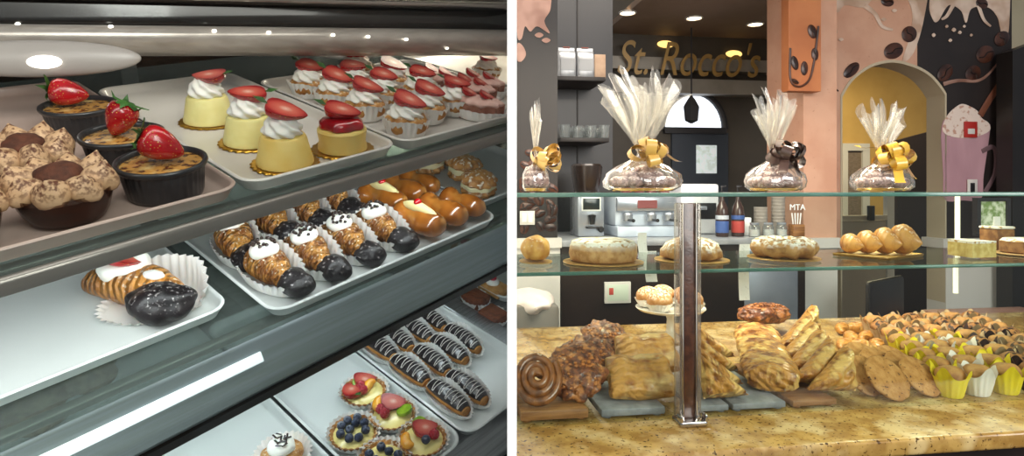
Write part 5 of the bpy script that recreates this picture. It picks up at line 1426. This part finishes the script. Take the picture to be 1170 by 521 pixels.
for i in range(4):
    place(kcup, FR, Vector((xm-.06+.068*i, 3.02, z+.0006)), 'maroon cup on top of the espresso machine, %s' % ['first from the grinder', 'second from the grinder', 'third from the grinder', 'nearest the post'][i], 'cup', 'cups on the espresso machine')
x0, x1, z = on_bar(778, 822, 210, 3.0, .3); xm = (x0+x1)/2; H_ = z-zbk; w2 = (x1-x0)/2
place(('coffee_machine', MB().rbox(-w2, w2, 0, .28, 0, H_, .014).mesh('coffee_machine', mat('machine_white', '#d8dbe0', .3, '#c8ccd3', 6)), [
    P('front_panel', MB().rbox(-w2*.82, w2*.82, -.006, -.0005, H_*.30, H_*.62, .003).mesh('front_panel', m_blk)),
    P('button', MB().lathe([(.008, 0), (.008, .004)], 14, M=T(w2*.5, -.0005, H_*.8)@RX(PI/2)).mesh('button', m_blk)),
    P('spout', MB().rbox(-.025, .025, -.03, 0, H_*.48, H_*.56, .004).mesh('spout', m_stl))]),
    FR, Vector((xm, 3.0, zbk)), 'white boxy coffee machine right of the brown post', 'coffee machine')
def bottle(lc, cc): 
    return ('syrup_bottle', MB().lathe([(.028, 0), (.031, .004), (.031, .12), (.026, .145), (.011, .175), (.010, .20)], 24).mesh('syrup_bottle', mat('bottle_amber', '#3d2a26', .15)), [
        P('bottle_label', MB().lathe([(.0315, .02), (.0318, .022), (.0318, .075), (.0315, .077)], 24, cap0=False, cap1=False).mesh('bottle_label', mat('lab'+lc, '#'+lc, .5))),
        P('neck_label', MB().lathe([(.0318, .085), (.0318, .105)], 24, cap0=False, cap1=False).mesh('neck_label', mat('nl'+cc, '#'+cc, .5))),
        P('pump', MB().lathe([(.012, .2005), (.012, .215), (.004, .217), (.004, .245)], 12).rbox(-.005, .005, -.04, .005, .243, .251, .002).mesh('pump', m_blk))])
place(bottle('3d5a9a', 'c3c9d6'), FR, onto(825, 2.84, zbk), 'syrup bottle with blue label and pump', 'bottle', 'syrup bottles')
place(bottle('a83a34', '3d5a9a'), FR, onto(843, 2.84, zbk), 'syrup bottle with red label and pump', 'bottle', 'syrup bottles')
def cupstack(n, m):
    mb = MB()
    for i in range(n): mb.lathe([(.026, .0+.017*i), (.033, .07+.017*i), (.0345, .072+.017*i), (.033, .074+.017*i)], 18)
    return mb.mesh('paper_cup_stack', m)
m_cupk = mat('paper_cup_grey', '#a49c95', .6)
for x, n_, lb in ((869, 5, 'short stack of paper cups by the almond ring'), (889, 8, 'tall stack of paper cups next to the peach column')):
    one('paper_cup_stack', cupstack(n_, m_cupk), FR, lb, 'cups', 'stacks of paper cups', loc=onto(x, 2.9, zbk))
kjar = ('glass_jar', MB().lathe([(.024, 0), (.026, .003), (.026, .05), (.02, .06)], 18).mesh('glass_jar', m_clear), [P('jar_lid', MB().lathe([(.022, .0605), (.022, .07), (.001, .071)], 18).mesh('jar_lid', m_stl)), P('sugar', MB().lathe([(.024, .0035), (.024, .035), (.001, .036)], 16).mesh('sugar', m_paper))])
for x, lb in ((862, 'sugar jar nearest the syrup bottles'), (878, 'sugar jar in the middle under the cup stacks'), (893, 'sugar jar beside the wooden stirrer holder')):
    place(kjar, FR, onto(x, 2.80, zbk), lb, 'jar', 'sugar jars')
place(('stirrer_holder', MB().rbox(-.03, .03, -.025, .025, 0, .06, .004).mesh('stirrer_holder', m_wood), [P('stirrer', MB().rbox(-.003, .003, -.001, .001, .0, .055, .0005, 1, M=T(dx, 0, .0605)@RY(dx*6)).mesh('stirrer', m_slip)) for dx in (-.018, -.006, .006, .018)]), FR, onto(910, 2.80, zbk), 'small holder with paper straws at the end of the service counter', 'holder')
place(('napkin_box', MB().rbox(-.02, .02, -.02, .02, 0, .09, .003).mesh('napkin_box', m_white), []), FR, onto(852, 2.90, zbk), 'white box between the syrup bottles and the cup stacks', 'box')
crd = bx_thing('framed_card', 691, 322, 721, 347, TC-.018, .016, m_wains, 'small framed certificate card on the dark counter front', 'card', .002,
   parts=[P('printed_card', prb(MB(), 694, 325, 718, 344, TC-.0195, .0012, .0004).mesh('printed_card', mat('card_mint', '#c3d0c0', .6))), P('red_stamp', prb(MB(), 696, 329, 701, 337, TC-.0205, .0008, .0003).mesh('red_stamp', mat('stamp_red', '#b8483e', .6)))])
# waste bin with liner bag
tb_ = 2.30
a, b = PT(584, 350, tb_), PT(640, 350, tb_)
place(('waste_bin', MB().rbox(a.x-(a.x+b.x)/2, b.x-(a.x+b.x)/2, 0, .30, 0, a.z, .02).mesh('waste_bin', mat('bin_grey', '#6e6a66', .4)), [P('bag', MB().blob((0, .15, a.z-.01), ((b.x-a.x)/2*1.08, .165, .045), .16, 14, 4, 3).mesh('bag', mat('bin_bag', '#d8cdca', .3, sss=.2, bump=.6, bscale=25)))]), FR, Vector(((a.x+b.x)/2, tb_, .0006)), 'grey bin with pale plastic bag behind the counter by the partition', 'bin')
clip(bpy.data.objects['waste_bin'], *PARTR)
clip(bpy.data.objects['bag'], *PARTR)

# peach column with wainscot, bean box above
struct('column_1', pbox(MB(), 918, -80, 956, 276, 3.0, .35).mesh('column_1', m_peach, False), FR)
struct('trim_5', pbox(pbox(MB(), 917, 283, 957, 560, 2.985, .38), 913, 272, 961, 284, 2.96, .42).mesh('trim_5', m_wains, False), FR)
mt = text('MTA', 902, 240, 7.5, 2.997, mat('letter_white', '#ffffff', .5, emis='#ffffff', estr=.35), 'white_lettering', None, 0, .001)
tags(mt, 'small white capital letters MTA in front of the peach column', 'lettering')
TX = 2.93
bxm = one('soffit_box', MB().box(PT(901, 0, TX).x, PT(938, 0, TX).x, TX, 2.995, PT(921, 104, TX).z, 3.05).mesh('soffit_box', mat('peach_box', '#b87446', .55, '#a9653a', 4), False), FR, 'orange brown hanging box printed with coffee beans above the column', 'box')
for x, y, L, W_, an in ((928, 36, 9, 6, 1.2), (908, 72, 9, 5, 1.3), (919, 78, 9, 5, 1.6), (931, 62, 8, 5, 1.5), (908, 93, 6, 3, .4)):
    bean(x, y, L, W_, an, TX-.001, bxm)
cu = spl([(x, y, 0) for x, y in ((903, 55), (903, 90), (912, 99), (924, 92), (930, 70), (935, 30))], 6, False)
qv = [PT(x, y, TX-.002) for x, y, _ in cu]
link('splash_print', MB().sweep([tuple(p) for p in qv], [.006]*len(qv), 8, up=(0, 1, 0)).mesh('splash_print', m_bean), bxm)
# niche shelf between back room and column
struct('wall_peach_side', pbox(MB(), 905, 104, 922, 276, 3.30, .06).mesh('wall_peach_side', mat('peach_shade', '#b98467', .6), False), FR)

# arch wall
arcp = [(1080, 230), (1080, 108), (1072, 96), (1060, 84), (1042, 75), (1020, 70), (998, 74), (981, 84), (970, 95), (961, 110), (961, 230)]
arcs = spl([(x, y, 0) for x, y in arcp[1:-1]], 4, False)
left_poly = [(934, -70), (1048, -70), (1048, 77)]+[(x, y) for x, y, _ in arcs if x < 1046]+[(961, 276), (934, 276)]
right_poly = [(1048, -70), (1156, -70), (1156, 276), (1080, 276), (1080, 230)]+[(x, y) for x, y, _ in arcs if x > 1049]+[(1048, 77)]
wa = struct('wall_arch', ppoly(MB(), left_poly, TW, .10).mesh('wall_arch', m_peach, False), FR)
wr = struct('wall_right', ppoly(MB(), right_poly, TW, .10).mesh('wall_right', mat('print_black', '#241b19', .5, '#1c1413', 4), False), FR)
struct('trim_6', pbox(pbox(MB(), 1081, 283, 1156, 560, TW-.01, .14), 1078, 272, 1158, 284, TW-.03, .16).mesh('trim_6', m_wains, False), FR)
m_jamb = mat('arch_lining', '#b8ab92', .6)
jm = [PT(x, y, TW) for x, y in [(1080, 520), (1080, 276)]]+[PT(x, y, TW) for x, y, _ in arcs]+[PT(x, y, TW) for x, y in [(961, 276), (961, 520)]]
v = []; f = []
for i, p in enumerate(jm): v += [(p.x, TW-.002, p.z), (p.x, TW+.42, p.z), ]
k = len(jm)
for i in range(k-1): f.append((2*i, 2*i+1, 2*i+3, 2*i+2))
def thick(me_v, me_f):
    return MB().add(me_v, me_f)
cen = PT(1020, 180, TW)
v2 = []
for i, p in enumerate(jm):
    d = Vector((p.x-cen.x, 0, p.z-cen.z)).normalized()*.008
    v2 += [(p.x+d.x*-1, TW-.004, p.z+d.z*-1), (p.x+d.x*-1, TW+.13, p.z+d.z*-1), (p.x+d.x, TW+.13, p.z+d.z), (p.x+d.x, TW-.004, p.z+d.z)]
f2 = []
for i in range(k-1):
    for q in range(4): f2.append((4*i+q, 4*i+(q+1) % 4, 4*i+4+(q+1) % 4, 4*i+4+q))
struct('trim_7', MB().add(v2, f2).mesh('trim_7', m_jamb, angle=40), FR)
# prints on the arch wall
pm = one('cocoa_print', ppoly(MB(), [p[:2] for p in spl([(940, 30, 0), (944, 2, 0), (962, -40, 0), (1030, -44, 0), (1060, -30, 0), (1056, 20, 0), (1044, 60, 0), (1031, 70, 0), (1040, 40, 0), (1042, 12, 0), (1030, -8, 0), (1004, -8, 0), (988, 8, 0), (966, 6, 0), (958, 14, 0), (948, 12, 0)], 6)], TW-.003, .0025).mesh('cocoa_print', m_splash2, False), FR, 'printed cocoa swirl with coffee beans over the peach arch wall', 'wall print')
for x, y, L, W_, an in ((1021, 58, 14, 10, -.35), (1039, 39, 10, 11, 1.0), (973, 80, 13, 7, -.7), (1014, 2, 9, 6, .1), (937, 35, 9, 5, 1.2)):
    bean(x, y, L, W_, an, TW-.0035, pm)
def drip(parent, pts, w_, t, m):
    c = spl([(x, y, 0) for x, y in pts], 6, False); qv = [PT(x, y, t) for x, y, _ in c]; n_ = len(qv)
    link('splash_print', MB().sweep([tuple(p) for p in qv], [(max(.002, w_*t/F*(1-.6*i/n_)), .002) for i in range(n_)], 8, up=(0, 1, 0)).mesh('splash_print', m, angle=60), parent)
drip(pm, [(944, 10), (952, 24), (956, 38)], 3, TW-.004, m_splash2)
drip(pm, [(988, 6), (1000, 16), (1008, 30), (1020, 34)], 3.5, TW-.004, m_splash2)
drip(pm, [(940, 103), (948, 98), (958, 104)], 2, TW-.004, m_bean)
for x, y in ((1022, 12), (1010, 22), (961, 45)): dark_splash(pm, [(x-3, y), (x, y-2), (x+3, y), (x, y+2)], TW-.006, m_splash2)
pr_ = one('latte_print', ppoly(MB(), [p[:2] for p in spl([(1062, 4, 0), (1072, -30, 0), (1110, -44, 0), (1150, -40, 0), (1153, 30, 0), (1146, 45, 0), (1140, 20, 0), (1128, 8, 0), (1110, 10, 0), (1104, 26, 0), (1098, 12, 0), (1084, 6, 0), (1072, 24, 0), (1066, 22, 0)], 6)], TW-.003, .0025).mesh('latte_print', m_splash2, False), FR, 'dark wall print with cocoa splash, beans and a tall latte with cinnamon', 'wall print')
for x, y, L, W_, an in ((1126, 62, 14, 11, -.4), (1080, 83, 13, 9, -.8), (1112, 84, 10, 12, .9), (1145, 44, 9, 12, 1.0), (1122, 4, 9, 7, .2)):
    bean(x, y, L, W_, an, TW-.0035, pr_)
drip(pr_, [(1078, 96), (1095, 92), (1118, 92), (1134, 80), (1146, 62)], 2.6, TW-.0055, m_splash)
drip(pr_, [(1118, 6), (1124, 22), (1132, 30)], 3, TW-.004, m_splash2)
drip(pr_, [(1090, 4), (1082, 18), (1076, 22)], 3, TW-.004, m_splash2)
for x, y, r in ((1090, 34, 2.4), (1097, 37, 2), (1082, 30, 1.8), (1102, 30, 1.6), (1110, 40, 1.6), (1086, 46, 2), (1067, 40, 2.2)):
    dark_splash(pr_, [(x-r, y), (x, y-r), (x+r, y), (x, y+r)], TW-.006, m_splash2)
m_latte = mat('print_latte', '#b8919a', .5, '#a67f88', 5, stretch=(1, 1, .3))
m_foam = mat('print_foam', '#dccbc0', .6, '#b98f7c', 40, .55, .65)
tp = TW-.004
dark_splash(pr_, [(1078, 138), (1112, 139), (1129, 141), (1131, 150), (1124, 200), (1121, 227), (1100, 229), (1080, 228), (1078, 200)], tp, m_latte, 'latte_glass_print')
dark_splash(pr_, [(1078, 143), (1084, 130), (1094, 121), (1102, 119), (1116, 126), (1122, 135), (1130, 141), (1130, 150), (1112, 157), (1092, 157), (1079, 152)], tp-.003, m_foam, 'foam_print')
c = spl([(1120, 132, 0), (1130, 115, 0), (1142, 97, 0)], 5, False)
qv = [PT(x, y, tp-.005) for x, y, _ in c]
link('cinnamon_print', MB().sweep([tuple(p) for p in qv], [(.020, .003)]*len(qv), 8, up=(0, 1, 0)).mesh('cinnamon_print', mat('print_cinnamon', '#6e3f2b', .5)), pr_)
c = spl([(1122, 173, 0), (1134, 168, 0), (1138, 178, 0), (1136, 200, 0), (1124, 222, 0)], 6, False)
qv = [PT(x, y, tp-.002) for x, y, _ in c]
link('handle_print', MB().sweep([tuple(p) for p in qv], [(.014, .002)]*len(qv), 8, up=(0, 1, 0)).mesh('handle_print', mat('print_handle', '#6a5358', .4)), pr_)
rl_ = bx_thing('red_label', 1102, 139, 1117, 157, tp-.012, .005, mat('label_red', '#a8261f', .4), 'small red square label stuck on the latte print', 'label', .004, parts=[P('white_emblem', prb(MB(), 1106, 147, 1114, 153, tp-.0135, .0014, .0006).mesh('white_emblem', m_wains))])
bx_thing('thermostat', 1106, 205, 1117, 222, tp-.012, .005, m_wains, 'white wall plate with a dark window low on the latte print', 'wall plate', .001, parts=[P('dark_window', prb(MB(), 1109, 209, 1114, 219, tp-.0135, .0014, .0004).mesh('dark_window', m_blk))])
# passage behind the arch
TP = 6.4
struct('wall_passage', pbox(MB(), 925, -60, 1110, 430, TP, .08).mesh('wall_passage', m_yel, False), FR)
struct('ceiling_passage', MB().box(1.2, 6.0, TW+.43, TP, 3.0, 3.05).mesh('ceiling_passage', m_yel, False), FR)
sP = PT(968, 150, TP).x
struct('door_2', pbox(pbox(pbox(MB(), 963, 164, 994, 172, TP-.04, .04), 963, 172, 969, 380, TP-.04, .04), 986, 172, 994, 380, TP-.04, .04).mesh('door_2', m_wains, False), FR)
struct('door_3', pbox(MB(), 969, 172, 986, 380, TP-.012, .011).mesh('door_3', mat('door_louvre', '#8f7f70', .5, '#5f5247', 30, stretch=(1, 1, 30)), False), FR)
struct('door_4', ppoly(MB(), [(1026, 160), (1064, 150), (1082, 148), (1082, 420), (1026, 420)], TP-.9, .05).mesh('door_4', mat('passage_dark', '#241a16', .5), False), FR)
struct('trim_8', pbox(pbox(MB(), 962, 246, 1014, 252, TP-1.6, .05), 962, 252, 1014, 420, TP-1.58, .04).mesh('trim_8', mat('wains_warm', '#bdb4a8', .5), False), FR)
struct('trim_9', pbox(MB(), 1014, 180, 1022, 420, TP-1.6, .05).mesh('trim_9', m_wains, False), FR)
bx_thing('door_phone', 993, 235, 1000, 252, TP-1.64, .03, m_blk, 'small black wall phone in the passage beyond the arch', 'phone', .006)
# right end: black cabinet, cream wall, small outdoor reflection
struct('wall_far_right', pbox(MB(), 1150, -80, 1260, 430, 3.6, .08).mesh('wall_far_right', mat('wall_cream', '#b7ab8e', .6, '#ada184', 4), False), FR)
cb = one('tall_cabinet', ppoly(MB(), [(1157, 58), (1215, 36), (1215, 502), (1157, 505)], 3.05, .10).mesh('tall_cabinet', mat('cabinet_black', '#14100f', .35, '#1b1614', 5), False), FR, 'tall black cabinet at the far end beside the latte print', 'cabinet')
tw_ = 2.6
wq = struct('reflected_window', pbox(MB(), 1121, 230, 1151, 266, tw_, .01).mesh('reflected_window', mat('garden_reflection', '#6f8a4d', .5, '#dfe6d0', 28, .42, .6, emis='#8f9f6a', estr=.25), False), FR)  # glowing panel stands for outdoor greenery reflected in the glass
link('window_frame', pbox(pbox(pbox(pbox(MB(), 1117, 226, 1155, 230, tw_-.01, .03), 1117, 266, 1155, 270, tw_-.01, .03), 1117, 230, 1121, 266, tw_-.01, .03), 1151, 230, 1155, 266, tw_-.01, .03).mesh('window_frame', m_frame, False), wq)
# LED tube hanging under the upper glass
tl = 1.60
a, b = PT(1094, 231, tl), PT(1088, 335, tl)
m_tube = mat('tube_glow', '#fffbe8', .4, emis='#fff3cc', estr=1.1)
one('light_tube', MB().lathe([(.0065, ZS+.0015), (.0065, ZT-.0105)], 16).mesh('light_tube', m_tube), FR, 'glowing cream light tube between the two glass shelves', 'lamp', loc=(a.x, tl, 0))
one('light_tube', MB().lathe([(.0065, b.z), (.0065, ZS-.0085)], 16).mesh('light_tube', m_tube), FR, 'glowing cream light tube hanging below the lower glass shelf', 'lamp', loc=(a.x-.006, tl, 0))
# table and chairs glimpsed at the right below the glass shelf
m_leg = mat('brass_leg', '#8c6a42', .35, metal=.6)
a = PT(1160, 378, 2.45)
tt = ('side_table', MB().rbox(-.3, .3, 0, .5, a.z-.02, a.z, .006).mesh('side_table', mat('table_pink', '#c99a86', .4, '#bd8d79', 10)), [P('leg', MB().lathe([(.012, 0), (.010, a.z-.0205)], 12, M=T(x_, y_, 0)).mesh('leg', m_leg)) for x_ in (-.27, .27) for y_ in (.03, .47)])
place(tt, FR, Vector((a.x+.27, 2.45, 0.0006)), 'pink topped side table behind the counter at the far end', 'table')
m_seat = mat('chair_black', '#1a1514', .4)
def chair(px, t, label, rz):
    b_ = PT(px, 340, t)
    parts = [P('leg', MB().lathe([(.013, 0), (.016, .44)], 10, M=T(x_, y_, 0)).mesh('leg', m_seat)) for x_ in (-.18, .18) for y_ in (-.18, .18)]
    parts.append(P('backrest', MB().rbox(-.2, .2, .17, .20, .55, 1.0, .02).mesh('backrest', m_seat)))
    parts += [P('back_post', MB().rbox(x_-.015, x_+.015, .172, .198, .481, .56, .004).mesh('back_post', m_seat)) for x_ in (-.17, .17)]
    place(('cafe_chair', MB().rbox(-.21, .21, -.2, .2, .441, .48, .012).mesh('cafe_chair', m_seat), parts), FR, Vector((b_.x, t, .0006)), label, 'chair', 'cafe chairs', rz)
chair(1060, 2.60, 'black cafe chair beside the white wall panel behind the counter', .5)
